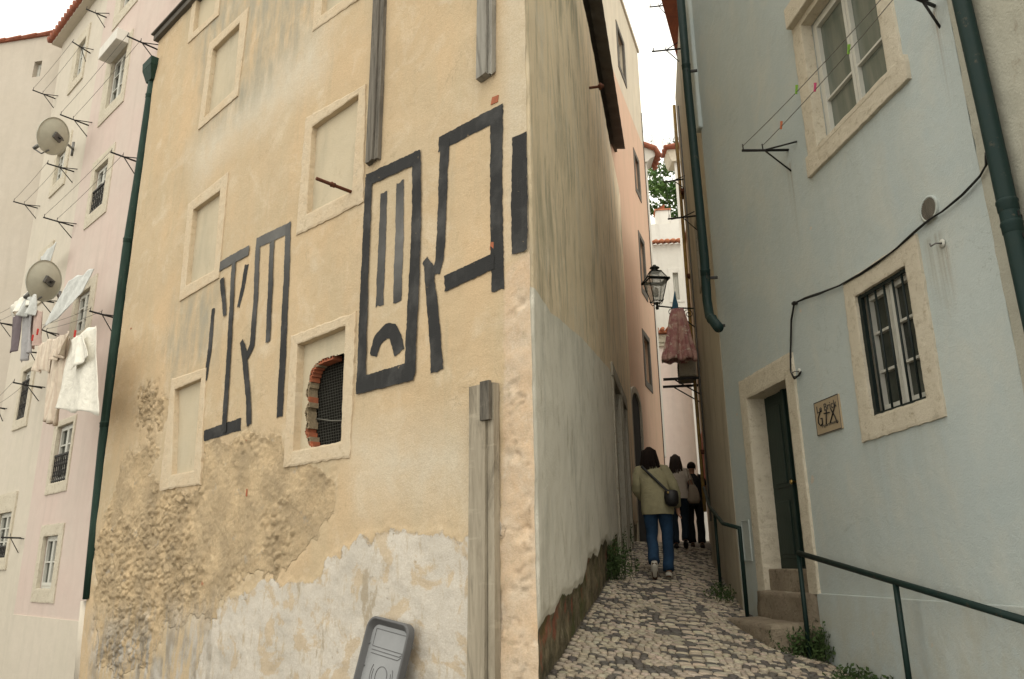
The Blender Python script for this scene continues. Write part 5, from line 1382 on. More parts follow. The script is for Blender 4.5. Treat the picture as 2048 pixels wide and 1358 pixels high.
# cable
C_=[(1973,305),(1972,330),(1958,352),(1925,388),(1884,424),(1860,440),(1830,464),(1795,494),(1760,520),(1720,548),(1680,571),(1640,588),(1610,597),(1588,606),(1583,640),(1581,700),(1582,742),(1588,757),(1596,752),(1602,743)]
Pc=[BF.hit(px,py,.03) for px,py in C_];o=Pc[0]
t=thing('wall_cable',offM(BF,o[0],o[1],.03),'sagging bundle of black cables across the blue wall from the big drainpipe to the door','cable')
for k in range(3):
    b=MB();pts=[];N=len(Pc)
    for i in range(N-1):
        for s_ in range(4):
            f=(i+s_/4);x=Pc[i][0]+(Pc[i+1][0]-Pc[i][0])*s_/4-o[0];z=Pc[i][1]+(Pc[i+1][1]-Pc[i][1])*s_/4-o[1]
            pts.append(L(x,z+[-.004,.004,.014][k]*math.sin(f*[.9,1.3,1.1][k]+k),.006*math.cos(f*1.2+k*2)))
    pts.append(L(Pc[-1][0]-o[0],Pc[-1][1]-o[1],0));b.tube(pts,[.007,.006,.004][k],6);b.build('wire','cable',t)
b=MB();x,z=Pc[13][0]-o[0],Pc[13][1]-o[1];b.wbox(x-.03,x+.02,z-.012,z+.012,-.03,.012);b.build('clip','cable',t)
# big drainpipe right
pipe_thing('large dark green drainpipe on the right between the blue house and the cracked pale wall',BF,[(1905,-90),(1923,0),(1976,232),(2031,483),(2076,690),(2180,1180)],.075,.056,'green',joints=(.455,.49),brk=True)
# rough neighbour wall
rn=thing('cracked_house',BF.M,'cracked pale rendered house at the right edge beyond the large drainpipe','house')
rh=lambda U,V:.03*(fbm(U*1.2,V*1.2,4,95)-.5)+.018*(fbm(U*9,V*9,4,96)-.5)
b=MB();plate_fine(b,UR+.004,9,.2,12,[],.04,rh,.3);b.build('wall','rightrough',rn,BF.M)
# brackets on the blue wall
bracket('b1',BF,(1484,301),(1577,300),'tripod washing line bracket left below the upper window on the blue wall')
bracket('b2',BF,(1822,-8),(1869,12),'washing line bracket cut by the picture top, right of the upper blue window')
e0=BR['b1'];far_=[Vector(BF.world(2.95,7.9,.75)),Vector(BF.world(2.95,7.95,.45))]
wA=(Vector(e0[0]),Vector(hitz(1787,-30,BF.hit(1787,-30,.6)[1])));wB=(Vector(e0[1]),Vector(hitz(1810,-30,BF.hit(1810,-30,.4)[1])))
wl=wires('washing_line',[wA,wB],'double washing line crossing in front of the upper window of the blue house',r=.0035,group='washing lines on the right')
def peg(px,py,seg,mat,label):
    # nearest point on the line segment to the view ray
    r=Vector(ray(px,py));c=Vector((0,0,EYE));a,b_=seg;d=b_-a
    best=min(((( (a+d*k)-c).cross(r.normalized())).length,k) for k in [i/200 for i in range(201)])[1];p=a+d*best
    t=thing('clothes_peg',T(*p)@BF.M.to_3x3().to_4x4()@Matrix.Rotation(R(25),4,'Y'),label,'clothes peg')
    b=MB();b.box((-.005,-.01,-.045),(.005,.01,.03));b.build('jaw',mat,t,bevel=.002)
    b=MB();b.add([(-.02,-.006,.03),(-.008,-.006,.03),(.006,-.006,-.02),(-.002,-.006,-.02),(-.02,.006,.03),(-.008,.006,.03),(.006,.006,-.02),(-.002,.006,-.02)],[(0,1,2,3),(7,6,5,4),(0,4,5,1),(1,5,6,2),(2,6,7,3),(3,7,4,0)]);b.build('spring_arm',mat,t)
peg(1587,172,wA,'peg_g','green clothes peg on the upper of the two lines by the blue house window')
peg(1693,92,wB,'peg_g','green clothes peg in front of the glass of the upper blue house window')
peg(1636,178,wB,'peg_p','pink clothes peg at the left stone edge of the upper blue house window')
peg(1566,251,wB,'peg_o','orange clothes peg near the tripod bracket on the blue wall')
# brackets in the alley
for key,fr_,to,lab in [('a1',(1304,103),(1364,97),'thin iron washing line bracket with two hooks against the white sky above the alley'),
 ('a2',(1299,14),(1338,10),'iron washing line bracket highest above the alley at the top of the sky gap'),
 ('a3',(1327,364),(1369,358),'thin washing line bracket in front of the tree'),
 ('a4',(1336,438),(1397,431),'thick dark washing line bracket beside the chimney behind the slim green drainpipe')]:
    bracket(key,R1,fr_,to,lab,wmax=1.3)
wires('washing_line',[(BR['a1'][0],BR['a4'][0]),(BR['a1'][1],BR['a4'][1])],'pair of thin vertical-looking lines crossing the white sky above the alley',r=.003,sag=.0,group='washing lines on the right')
# ================================================================ STREET LAMP
uw,vw=R1.hit(1390,617);LP=Vector(R1.world(uw,vw))
def atY(px,py,Y):
    r=ray(px,py);t=Y/r[1];return (float(r[0]*t),Y,float(r[2]*t+EYE))
LG=Vector(atY(1314,610,LP.y-.10));ld=LG-LP;SCL=.86
wl_=math.hypot(ld.x,ld.y)/SCL;h_=ld.z/SCL
Lm=T(*LP)@Matrix.Rotation(math.atan2(ld.x,-ld.y),4,'Z')@Matrix.Diagonal((SCL,SCL,SCL,1))
t=thing('street_lamp',Lm,'old iron wall lamp with four-sided glass lantern on a scrolled bracket over the alley','street lamp')
b=MB();b.tube([L(0,.0,0),L(0,.0,wl_*.5),L(0,h_*.5,wl_*.97)],.016,8);b.tube([L(0,-.42,0),L(0,-.30,.15),L(0,-.12,.34),L(0,-.01,.5)],.013,7);b.wbox(-.03,.03,-.5,.22,-.01,.02)
def scroll(cy,cz,r,a0,turns,fl=1):
    pts=[]
    for i in range(int(20*turns)+1):
        a=a0+fl*i/20*2*PI;rr=r*(1-i/(20*turns)*.8);pts.append(L(0,cy+rr*math.sin(a),cz+rr*math.cos(a)))
    b.tube(pts,.008,6)
scroll(-.12,.14,.10,0,1.5);scroll(-.10,.62*wl_,.09,PI,1.4,-1);scroll(-.05,.36*wl_,.05,PI/2,1.3)
b.build('bracket','lampmetal',t)
oy=-wl_;cz0=h_
def q4(s,z):return [(-s,oy-s,z),(s,oy-s,z),(s,oy+s,z),(-s,oy+s,z)]
sc=1.0
b=MB();b.lathe([(0,-.10),(.03,-.09),(.035,-.05),(.02,-.02),(.03,.02),(.05,.04),(.03,.06)],c=(0,oy,cz0),n=14)
zb,zm,zt2,zr=cz0+.07,cz0+.50,cz0+.53,cz0+.70
for (sx,sy) in ((-1,-1),(1,-1),(1,1),(-1,1)):
    b.tube([(.09*sx,oy+.09*sy,zb),(.185*sx,oy+.185*sy,zm)],.010,6);b.tube([(.20*sx,oy+.20*sy,zm+.01),(.10*sx,oy+.10*sy,zr)],.009,6)
    b.tube([(0,oy,cz0+.03),(.07*sx,oy+.07*sy,cz0+.0),(.11*sx,oy+.11*sy,zb+.03)],.008,6)
for s_,z,r_ in ((.09,zb,.010),(.19,zm,.014),(.225,zm+.02,.010),(.10,zr,.012)):
    q=q4(s_,z)
    for i in range(4):b.tube([q[i],q[(i+1)%4]],r_,6)
b.add(q4(.235,zm-.004)+q4(.18,zm+.05),[(0,1,5,4),(1,2,6,5),(2,3,7,6),(3,0,4,7)])
b.lathe([(.10,0),(.115,.01),(.07,.03),(.06,.07),(.10,.085),(.09,.10),(.045,.12),(.03,.15),(0,.16)],c=(0,oy,zr),n=18)
b.build('lantern_frame','lampmetal',t)
b=MB();b.add(q4(.085,zb)+q4(.18,zm),[(0,1,5,4),(1,2,6,5),(2,3,7,6),(3,0,4,7)]);b.add(q4(.19,zm+.03)+q4(.10,zr-.01),[(0,1,5,4),(1,2,6,5),(2,3,7,6),(3,0,4,7)]);b.build('glass','lglass',t)
b=MB();b.lathe([(.03,0),(.05,.03),(.055,.10),(.04,.16),(.02,.20)],c=(0,oy,zb+.1),n=12);b.build('bulb','white',t)
# cloth hanging from the lamp arm
CYY=LP.y-.12
def cone_cloth(name,cat,label,pts,mat,depth,seed,fold=.16):
    """closed draped shape: rows of (pxL,pxR,py)"""
    rows=[];o=None;b=MB();n=84;vs=[];fs=[]
    for k,(xl,xr,y) in enumerate(pts):
        a=Vector(atY((xl+xr)/2,y,CYY));l=Vector(atY(xl,y,CYY))
        r=max(.01,(a-l).length)
        vd=Vector(ray((xl+xr)/2,y));rt=Vector((vd.y,-vd.x,0)).normalized();fw_=Vector((vd.x,vd.y,0)).normalized()
        d=((xr-xl)/2)/FP*Vector(a-Vector((0,0,EYE))).length
        if o is None:o=a.copy()
        for i in range(n):
            t_=2*PI*i/n;g_=min(1,k/3);q=1+g_*(fold*math.sin(7*t_+seed+k*.15)+fold*.7*math.sin(13*t_+k*.25+seed*2)+.15*math.sin(3*t_+seed))
            p=a-o+rt*(math.cos(t_)*d*(1+.12*(q-1)))+fw_*(math.sin(t_)*d*depth*q)+Vector((0,0,g_*.02*math.sin(7*t_+seed)*(k>=len(pts)-2)))
            vs.append(p)
    m=len(pts)
    for i in range(m-1):
        for k in range(n):fs.append((i*n+k,i*n+(k+1)%n,(i+1)*n+(k+1)%n,(i+1)*n+k))
    b.add(vs,fs,True);return b.build(name,mat,None,T(*o),label=label,cat=cat,solid=.004)
cone_cloth('hanging_dress','cloth','reddish floral cloth hanging in folds under the street lamp arm',[(1343,1366,618),(1339,1371,632),(1336,1377,655),(1332,1382,680),(1327,1388,700),(1324,1394,716),(1325,1394,722)],'c_floral',.5,2,.30)
cone_cloth('blue_cloth','cloth','narrow twisted blue cloth tied over the floral cloth at the lamp arm',[(1349,1350.5,583),(1347,1352,596),(1345,1356,610),(1344,1356,625),(1348,1354,638)],'c_blue',.6,4,.15)
# shelf brackets with a pale box high on the alley wall (old air conditioner)
u,v=R1.hit(1388,752);_a=atY(1399,772,13.45);t=thing('air_conditioner',T(R1.world(R1.hit(1397,770)[0],0)[0] if False else _a[0],_a[1],_a[2])@R1.M.to_3x3().to_4x4(),'boxy pale wall unit on two dark iron arms below the floral cloth','wall unit')
b=MB();b.box((-.32,-.34,.12),(.3,-.05,.48));b.build('casing','stone_grey',t,bevel=.015)
b=MB()
for x in (-.3,.3):
    b.box((x-.02,-.62,.06),(x+.02,0,.10));b.tube([(x,-.42,.06),(x,0,-.22)],.012,6)
for k in range(6):b.box((-.28,-.346,.17+k*.045),(.28,-.34,.19+k*.045))
b.build('arm','iron',t)

# ================================================================ HANDRAILS
def rail_post(b,p,q,r=.024):b.tube([p,q],r,12)
# near rail
W1=.20
def bp(px,py,w):u,v=BF.hit(px,py,w);return Vector(BF.world(u,v,w))
a=bp(1597,1106,W1);c=bp(2070,1247,W1)
foot=bp(1611,1300,W1);foot.x,foot.y=a.x,a.y;foot.z=float(gz(a.x,a.y))-.02
dirv=(c-a);mid=bp(1790,1160,W1)
end=a+dirv*1.35
t=thing('handrail',T(*foot),'near dark green handrail sloping down in front of the pale blue wall','handrail')
b=MB();b.tube([a-foot,(end-foot)],.024,14);b.lathe([(.024,-.002),(.018,.012),(0,.016)],c=a-foot,axis=-dirv,n=12);b.build('rail','rail',t)
b=MB();b.tube([Vector((0,0,0)),a-foot],.021,12);b.build('post','rail',t)
mf=Vector((mid.x,mid.y,float(gz(mid.x,mid.y))-.02))
b=MB();b.tube([mf-foot,mid-foot],.021,12);b.build('post','rail',t)
ef=Vector((end.x,end.y,float(gz(end.x,end.y))-.02));b=MB();b.tube([ef-foot,end-foot],.021,12);b.build('post','rail',t)
# far rail
a1=bp(1479,1056,.17);f1=Vector((a1.x,a1.y,float(gz(a1.x,a1.y))-.02))
def r1p(px,py,w):u,v=R1.hit(px,py,w);return Vector(R1.world(u,v,w))
p_=[a1,bp(1446,1047,.17)]
p_[1]=Vector((a1.x-.03,a1.y+.75,bp(1446,1047,.17).z));
q1=r1p(1446,1047,.14);q2=r1p(1418,1012,.14);q3=r1p(1408,975,.14)
print('rail',a1,f1,q1,q2,q3)
t=thing('handrail',T(*f1),'far dark green handrail climbing the alley wall beside the walking people','handrail')
b=MB();b.tube([a1-f1,q1-f1,q2-f1,q3-f1],.023,12)
b.build('rail','rail',t)
b=MB();b.tube([Vector((0,0,0)),a1-f1-Vector((0,0,.015)),a1-f1],.022,12);b.build('post','rail',t)
g2=ghit(1439,1166);
for q in (q1.lerp(q2,.55),):
    qf=Vector((q.x,q.y,float(gz(q.x,q.y))-.02));b=MB();b.tube([qf-f1,q-f1],.020,12);b.build('post','rail',t)
# ================================================================ DOOR STEP
def rough_block(name,u0,u1,v0,v1,w0,w1,mat,label,seed,amp=.02):
    b=MB();n=14;rnd=random.Random(seed)
    bm=bmesh.new();bmesh.ops.create_cube(bm,size=1);bmesh.ops.subdivide_edges(bm,edges=bm.edges[:],cuts=9,use_grid_fill=True)
    for v in bm.verts:
        x,y,z=v.co;p=Vector((u0+(x+.5)*(u1-u0),-(w0+(y+.5)*(w1-w0)),v0+(z+.5)*(v1-v0)))
        e=sum(abs(c)>.44 for c in (x,y,z));k=.012 if e>=2 else 0
        p.x-=math.copysign(k,x);p.z-=math.copysign(k,z) if z>0 else 0
        nz=lambda s:(float(fbm(p.x*5+s,p.z*5+p.y*3,4,seed))-.5)*2*amp
        v.co=p+Vector((nz(0)*.6,nz(7),nz(13)*.6))
    o=Vector(((u0+u1)/2,0,v0));vs=[v.co-o for v in bm.verts];bm.verts.index_update();fs=[tuple(v.index for v in f.verts) for f in bm.faces];bm.free()
    b.add(vs,fs,True);return b.build(name,mat,None,BF.M@T(*o),label=label,cat='step',group='stone door steps')
s1=BF.hit(1528,1178,.05);s2=BF.hit(1618,1186,.05);print('step',s1,s2,BF.hit(1480,1228,.4),BF.hit(1604,1250,.4),D)
zs=1.285
rough_block('stone_step',D[0]-.02,.13,.78,zs,-.2,.10,'step','upper worn stone step directly under the dark green door',3,.035)
rough_block('stone_step',D[0]-.12,.16,.55,1.03,-.05,.50,'step','lower wide worn stone step jutting onto the cobbles below the door',4,.035)

# ================================================================ WEEDS
weed([ghit(1236,1150),ghit(1232,1120),ghit(1240,1095),ghit(1226,1160)],'green weeds along the left wall foot beside the walking woman',.05,42,21,h=.55,ww=.10)
weed([ghit(1442,1195),ghit(1450,1205)],'small weeds at the right wall foot behind the far handrail post',.04,18,22,h=.22,ww=.07)
weed([(foot.x-.02,foot.y+.02,foot.z+.02),(foot.x-.12,foot.y+.05,foot.z),(foot.x+.1,foot.y,foot.z),(foot.x+.12,foot.y+.1,foot.z+.05)],'weed clump around the foot of the near handrail by the steps',.045,30,23,h=.30,ww=.06)
q=bp(1745,1345,.06)
weed([(q.x,q.y,float(gz(q.x,q.y))),(q.x-.1,q.y+.1,float(gz(q.x-.1,q.y+.1))),(q.x+.05,q.y-.2,float(gz(q.x,q.y-.2)))],'weed clump at the foot of the blue wall at the bottom of the picture',.045,26,24,h=.16,ww=.12)


# ================================================================ GROUND, PATH
xs=np.concatenate([np.linspace(-70,-12,18),np.linspace(-11,-1,14),np.linspace(-.6,5,57),np.linspace(6,70,16)])
ys=np.concatenate([np.linspace(-30,1,16),np.linspace(1.5,18,100),np.linspace(19,34,10)])
X,Y=np.meshgrid(xs,ys);Z=gz(X,Y)-.012
b=MB();nx=len(xs)
b.add(list(zip(X.ravel(),Y.ravel(),Z.ravel())),[(j*nx+i,j*nx+i+1,(j+1)*nx+i+1,(j+1)*nx+i) for j in range(len(ys)-1) for i in range(nx-1)],True)
b.build('ground','joint',None,None,kind='structure')
# hill behind
b=MB();n=40;xs=np.linspace(-60,80,n);ys=np.linspace(34.001,130,n);X,Y=np.meshgrid(xs,ys)
Z=gz(X,np.full(X.shape,34.0))-.012+np.clip((Y-34)/14,0,1)**1*6+np.clip((Y-48)/60,0,1)*10+fbm(X*.1,Y*.1,3,8)*1.5*np.clip((Y-34)/6,0,1)
b.add(list(zip(X.ravel(),Y.ravel(),Z.ravel())),[(j*n+i,j*n+i+1,(j+1)*n+i+1,(j+1)*n+i) for j in range(n-1) for i in range(n-1)],True)
b.build('hill','hill',None,None,kind='structure')
# cobbles
rnd=random.Random(99);vs=[];fs=[];cols=[]
def wallX_left(Y):
    return CX+(Y-CY)*math.tan(R(12))
def wallX_right(Y):
    if Y<9.36:return 2.75-(Y-7.7)*math.tan(R(6.6))
    return 2.56+(Y-9.36)*math.tan(R(9.6))
Yr=3.6;row=0
dome=[(-.5,-.5,0),(0,-.5,0),(.5,-.5,0),(-.5,0,0),(0,0,1),(.5,0,0),(-.5,.5,0),(0,.5,0),(.5,.5,0)]
while Yr<16.4:
    dy=.064 if Yr<13 else .11
    xl=wallX_left(Yr) if Yr>CY-.1 else -.9;xr=wallX_right(Yr)+.0
    xc=.62+.128*Yr-.27+.2   # centre gutter
    x=xl-.02+(.05 if row%2 else 0)
    while x<xr+.05:
        inC=abs(x-xc)<.16
        wd=rnd.uniform(.050,.078)
        if xc-.17<x<xc+.15:
            x=max(x,xc-.165);wd=.105
        cx=x+wd/2;cyy=Yr+.020*math.sin(x*6.0+row*.35)+rnd.uniform(-.008,.008)
        big=float(vnoise(np.array([cx*11]),np.array([cyy*10]),5)[0]);big2=float(vnoise(np.array([cx*1.7]),np.array([cyy*1.7]),6)[0])
        k=big*.75+rnd.random()*.35+big2*.1
        light=k>.52
        if inC:light=rnd.random()>.5 if cx<xc else (row%3)!=0
        c=(.47,.40,.305) if light else (.09,.082,.074)
        m_=rnd.uniform(.75,1.15);c=tuple(q*m_*rnd.uniform(.95,1.05) for q in c)
        z0=float(gz(cx,cyy));g_=.005;hw_=(wd-g_)/2;hy=(dy-g_)/2;rot=rnd.uniform(-.12,.12);hh=rnd.uniform(.002,.008);tl=rnd.uniform(-.05,.05)
        base=len(vs)
        ringp=[]
        for (fx,fy) in ((-1,-1),(1,-1),(1,1),(-1,1)):
            for lvl,(ins,zz) in enumerate(((1.0,-.03),(1.0,-.004),(.82,hh*.6))):
                px_=fx*hw_*ins;py_=fy*hy*ins;ringp.append((lvl,px_,py_,zz))
        # octagonal-ish: 8 points per ring
        for lvl,(ins,zz) in enumerate(((1.0,-.03),(.99,-.003),(.90,hh*.7),(.5,hh))):
            for kk in range(8):
                a=PI/8+kk*PI/4;ca,sa=math.cos(a),math.sin(a)
                s_=1/max(abs(ca),abs(sa))*.5+.52
                px_=ca*s_*hw_*ins;py_=sa*s_*hy*ins
                gx=cx+px_*math.cos(rot)-py_*math.sin(rot);gy=cyy+px_*math.sin(rot)+py_*math.cos(rot)
                vs.append((gx,gy,z0+zz+tl*px_+(gy-cyy)*.128+(gx-cx)*-.1))
        for lvl in range(3):
            for kk in range(8):
                fs.append((base+lvl*8+kk,base+lvl*8+(kk+1)%8,base+(lvl+1)*8+(kk+1)%8,base+(lvl+1)*8+kk))
        fs.append(tuple(base+24+kk for kk in range(8)))
        cols+=[c]*32
        x+=wd
    Yr+=dy;row+=1
print('cobbles',len(vs)//32)
me=bpy.data.meshes.new('path');me.from_pydata(vs,[],fs);me.update();me.polygons.foreach_set('use_smooth',[True]*len(fs))
ca=me.color_attributes.new('tint','FLOAT_COLOR','POINT');ca.data.foreach_set('color',np.concatenate([np.array(cols),np.ones((len(cols),1))],1).astype(np.float32).ravel())
me.materials.append(M['cobble']);po=bpy.data.objects.new('path',me);COL.objects.link(po);po['kind']='structure'

# ================================================================ PEOPLE
def skin_obj(name,joints,edges,parent,mat,root=0,sub=2):
    me=bpy.data.meshes.new(name);me.from_pydata([j[0] for j in joints],edges,[]);o=bpy.data.objects.new(name,me);COL.objects.link(o);place(o,parent,None)
    bpy.context.view_layer.objects.active=o
    m=o.modifiers.new('skin','SKIN')
    if not me.skin_vertices:
        me.attributes  # layer is created with the modifier in most builds
        bm=bmesh.new();bm.from_mesh(me);bm.verts.layers.skin.verify();bm.to_mesh(me);bm.free()
    for i,j in enumerate(joints):
        r=j[1];r=(r,r) if not isinstance(r,tuple) else r;me.skin_vertices[0].data[i].radius=r
        me.skin_vertices[0].data[i].use_root=(i==root)
    s=o.modifiers.new('sub','SUBSURF');s.levels=sub;s.render_levels=sub
    m.use_smooth_shade=True;me.materials.append(M[mat]);return o
def person(foot,heading,H,label,pose,cl):
    """foot world point under the hips; local +y is the walking direction (away), +x right"""
    Mx=T(*foot)@Matrix.Rotation(-heading,4,'Z')@Matrix.Diagonal((H/1.70,H/1.70,H/1.70,1))
    t=thing('person',Mx,label,'person','people walking up the alley')
    hip=Vector(pose.get('hip',(0,0,.92)));lean=pose.get('lean',.10)
    def tor(z,x=0,y=0):return Vector((hip.x+x+pose.get('sway',0)*(z-.92),hip.y+lean*(z-.92)/.5+y,z))
    J=[];E_=[]
    def j(p,r):J.append((tuple(p),r));return len(J)-1
    pel=j(hip,(.13,.10));wa=j(tor(1.08),(.115,.085));ch=j(tor(1.27),(.135,.095));nb=j(tor(1.41),(.065,.06));hb=j(tor(1.485)+Vector((0,.005,0)),(.05,.052));hd=j(tor(1.57)+Vector((0,.015,0)),(.075,.09));ht=j(tor(1.645)+Vector((0,.01,0)),(.055,.065))
    E_+=[(pel,wa),(wa,ch),(ch,nb),(nb,hb),(hb,hd),(hd,ht)]
    arms={};legs={}
    for s_,nm in ((-1,'L'),(1,'R')):
        sh=tor(1.385,s_*.165);el,wr=[Vector(q) for q in pose['arm'+nm]]
        a=j(tor(1.385,s_*.085),.055);b_=j(sh,.052);c=j(el,.04);d=j(wr,.026);E_+=[(ch,a),(a,b_),(b_,c),(c,d)]
        arms[nm]=(sh,el,wr)
        fd=(wr-el).normalized();palm=wr+fd*.075;pm=j(palm,(.034,.02));E_.append((d,pm))
        sx=Vector((0,1,0)).cross(fd).normalized() if abs(fd.y)<.8 else Vector((1,0,0))
        yv=fd.cross(sx).normalized()
        for k,ln in enumerate((.062,.072,.068,.054)):
            o_=palm+yv*(.024-.016*k);k1=j(o_+fd*.02,.0095);k2=j(o_+fd*ln*.6-sx*s_*.008*0+sx*(-s_)*.010,.0085);k3=j(o_+fd*ln+sx*(-s_)*.028,.007);E_+=[(pm,k1),(k1,k2),(k2,k3)]
        th1=j(wr+fd*.035+yv*.032,.010);th2=j(wr+fd*.075+yv*.05,.0085);E_+=[(d,th1),(th1,th2)]
        hj=hip+Vector((s_*.09,0,-.05));kn,an,toe=[Vector(q) for q in pose['leg'+nm]]
        a=j(hj,.085);b_=j(kn,.055);c=j(an,.037);d=j(toe,.03);E_+=[(pel,a),(a,b_),(b_,c),(c,d)];legs[nm]=(hj,kn,an,toe)
    skin_obj('body',J,E_,t,'skin',0)
    # face side detail (nose, ears) grown on the head; mostly turned away
    b=MB();hc=tor(1.585)+Vector((0,.015,0))
    for s_ in (-1,1):b.lathe([(0,-.008),(.02,-.006),(.026,.0),(.016,.008),(0,.006)],c=hc+Vector((s_*.078,-.0,-.015)),axis=(s_,0,0),n=10)
    b.tube([hc+Vector((0,.085,.01)),hc+Vector((0,.112,-.02)),hc+Vector((0,.09,-.03))],[.008,.013,.008],8)
    b.build('face','skin',t)
    # trousers
    b=MB();fl=cl.get('flare',1)
    for nm in 'LR':
        hj,kn,an,toe=legs[nm];mid=hj.lerp(kn,.5);sh_=kn.lerp(an,.5);bot=kn.lerp(an,.97)
        P=[hj+Vector((0,0,.04)),hj,hj.lerp(kn,.25),mid,hj.lerp(kn,.8),kn,kn.lerp(an,.2),sh_,kn.lerp(an,.8),bot]
        Rr=[.075,.094,.096,.088,.076,.072*fl,.071*fl,.070*fl,.070*fl,.074*fl]
        P=[p+Vector((.006*math.sin(i*2.1),.006*math.cos(i*1.7),0)) for i,p in enumerate(P)]
        b.tube(P,Rr,16,True,up=(0,1,0))
    b.loft([((hip.x,hip.y,hip.z+.07),.135,.095),((hip.x,hip.y,hip.z),.15,.108),((hip.x,hip.y-.005,hip.z-.06),.165,.116),((hip.x,hip.y,hip.z-.12),.16,.112)],24,True,.015,1)
    b.build('trousers',cl['legs'],t)
    # shoes
    for nm in 'LR':
        hj,kn,an,toe=legs[nm];f=(toe-an);f.normalized();heel=an+(an-kn).normalized()*.045-f.normalized()*.04
        b=MB();dn=(an-kn).normalized()
        b.tube([heel-f.normalized()*.01,heel+f.normalized()*.05,an.lerp(toe,.55)+dn*.035,toe+dn*.02,toe+f.normalized()*.03+dn*.02],[.035,.046,.046,.042,.022],12,True,squash=[(1,1)]*5)
        sh=b.build('shoe',cl['shoe'],t)
        b=MB();b.tube([heel-f.normalized()*.02+dn*.030,an.lerp(toe,.55)+dn*.062,toe+f.normalized()*.03+dn*.04],[.030,.040,.028],10,True,squash=[(1,.35)]*3,up=tuple(dn));b.build('sole',cl.get('sole','sole'),sh)
    # top garment
    b=MB();bk=cl.get('bulk',1.0);hem=cl.get('hem',.86)
    rr=[]
    zz=[hem,hem+.05,.98,1.08,1.18,1.28,1.36,1.40,1.435,1.46]
    wx=[.185,.19,.185,.178,.18,.188,.178,.14,.085,.062];wy=[.135,.14,.135,.125,.128,.13,.118,.098,.075,.06]
    for z,x,y in zip(zz,wx,wy):
        p=tor(max(z,.92));rr.append(((p.x,p.y,z),x*(bk if z<1.4 else 1),y*(bk if z<1.4 else 1)))
    b.loft(rr,28,False,cl.get('fold',.03),3)
    # slanted hem
    for nm,s_ in (('L',-1),('R',1)):
        sh,el,wr=arms[nm];k=cl.get('sleeve',1.0)
        e2=el.lerp(wr,.94) if k>=1 else sh.lerp(el,.75)
        if k>=1:
            P=[sh+Vector((-s_*.06,0,.0)),sh,sh.lerp(el,.3),sh.lerp(el,.7),el,el.lerp(wr,.3),el.lerp(wr,.65),e2];Rr=[.075,.078,.074,.07,.068,.064,.060,.046]
        else:P=[sh+Vector((-s_*.06,0,.0)),sh,sh.lerp(el,.4),e2];Rr=[.07,.07,.066,.064]
        P=[p+Vector((.008*math.sin(i*2.6+s_),.008*math.sin(i*1.9),0)) for i,p in enumerate(P)]
        b.tube(P,[r*(bk*.5+.5) for r in Rr],14,True,up=(0,1,0))
    b.build('top',cl['top'],t)
    # hair
    hc=tor(1.60)+Vector((0,.0,0));b=MB()
    L_=cl.get('hair',.30)
    if L_>.05:
        rings=[]
        for k in range(13):
            f=k/12;z=hc.z+.105-f*(.10+L_)
            if f<.35:
                q=math.sqrt(max(.02,1-((hc.z+.105-z-.11)/.115)**2));rx,ry=.088*q,.105*q
            else:
                rx=.084+.028*min(1,(f-.35)*2)+.006*math.sin(k*1.7);ry=.092-.012*(f-.35)
            dy=-.012-.045*max(0,f-.35)+ .0
            rings.append(((hc.x+.006*math.sin(k),hc.y+dy,z),rx,ry))
        rings.append(((hc.x,hc.y-.05,rings[-1][0][2]-.03),.07,.05))
        b.loft(rings,26,True,.035,5)
        rr_=random.Random(int(H*100))
        for k in range(70):
            a=rr_.uniform(PI*.95,PI*2.05);z0=hc.z+.06;ln=L_+rr_.uniform(-.03,.05)
            P=[(hc.x+math.cos(a)*.085,hc.y-.012+math.sin(a)*.095,z0),(hc.x+math.cos(a)*.105,hc.y-.02+math.sin(a)*.105,z0-ln*.35),(hc.x+math.cos(a)*(.112+rr_.uniform(0,.02)),hc.y-.04+math.sin(a)*(.10+rr_.uniform(0,.02)),z0-ln*.75),(hc.x+math.cos(a)*(.10+rr_.uniform(-.02,.03)),hc.y-.05+math.sin(a)*.095,z0-ln-.06)]
            b.tube(P,[.006,.009,.008,.002],5,True)
    else:
        rings=[]
        for k in range(9):
            a=k/8*PI*.62;rings.append(((hc.x,hc.y-.012+.012*k/8,hc.z+.012+.10*math.cos(a)),max(.01,.09*math.sin(a)),max(.01,.104*math.sin(a))))
        b.loft(rings,22,True,.02,5)
    b.build('hair',cl['hairm'],t)
    return t,tor,arms,legs
def ppos(px,py,Y):
    r=ray(px,py);k=Y/r[1];return (float(r[0]*k),float(Y),float(r[2]*k+EYE))
# woman in front: olive fleece
f=ppos(1338,1157,10.66);gzf=float(gz(f[0],f[1]));print('p1 foot',f,'ground',gzf)
fx=ppos(1326,1160,10.6)
t,tor,arms,legs=person((fx[0],10.66,float(gz(fx[0],10.66))+.005),R(9),1.72,'woman in olive fleece and blue jeans with black crossbody bag, nearest of the walkers',
  dict(hip=(0,0,.93),lean=.11,sway=-.10,armL=((-.255,.08,1.14),(-.18,.24,1.02)),armR=((.23,.03,1.14),(.26,.10,.885)),
       legR=((.105,.05,.50),(.09,-.01,.085),(.10,.14,.03)),legL=((-.095,.02,.50),(-.09,-.22,.20),(-.09,-.16,.06))),
  dict(legs='jeans',shoe='shoe',top='jacket',hairm='hair',bulk=1.10,fold=.05,hem=.80,hair=.27))
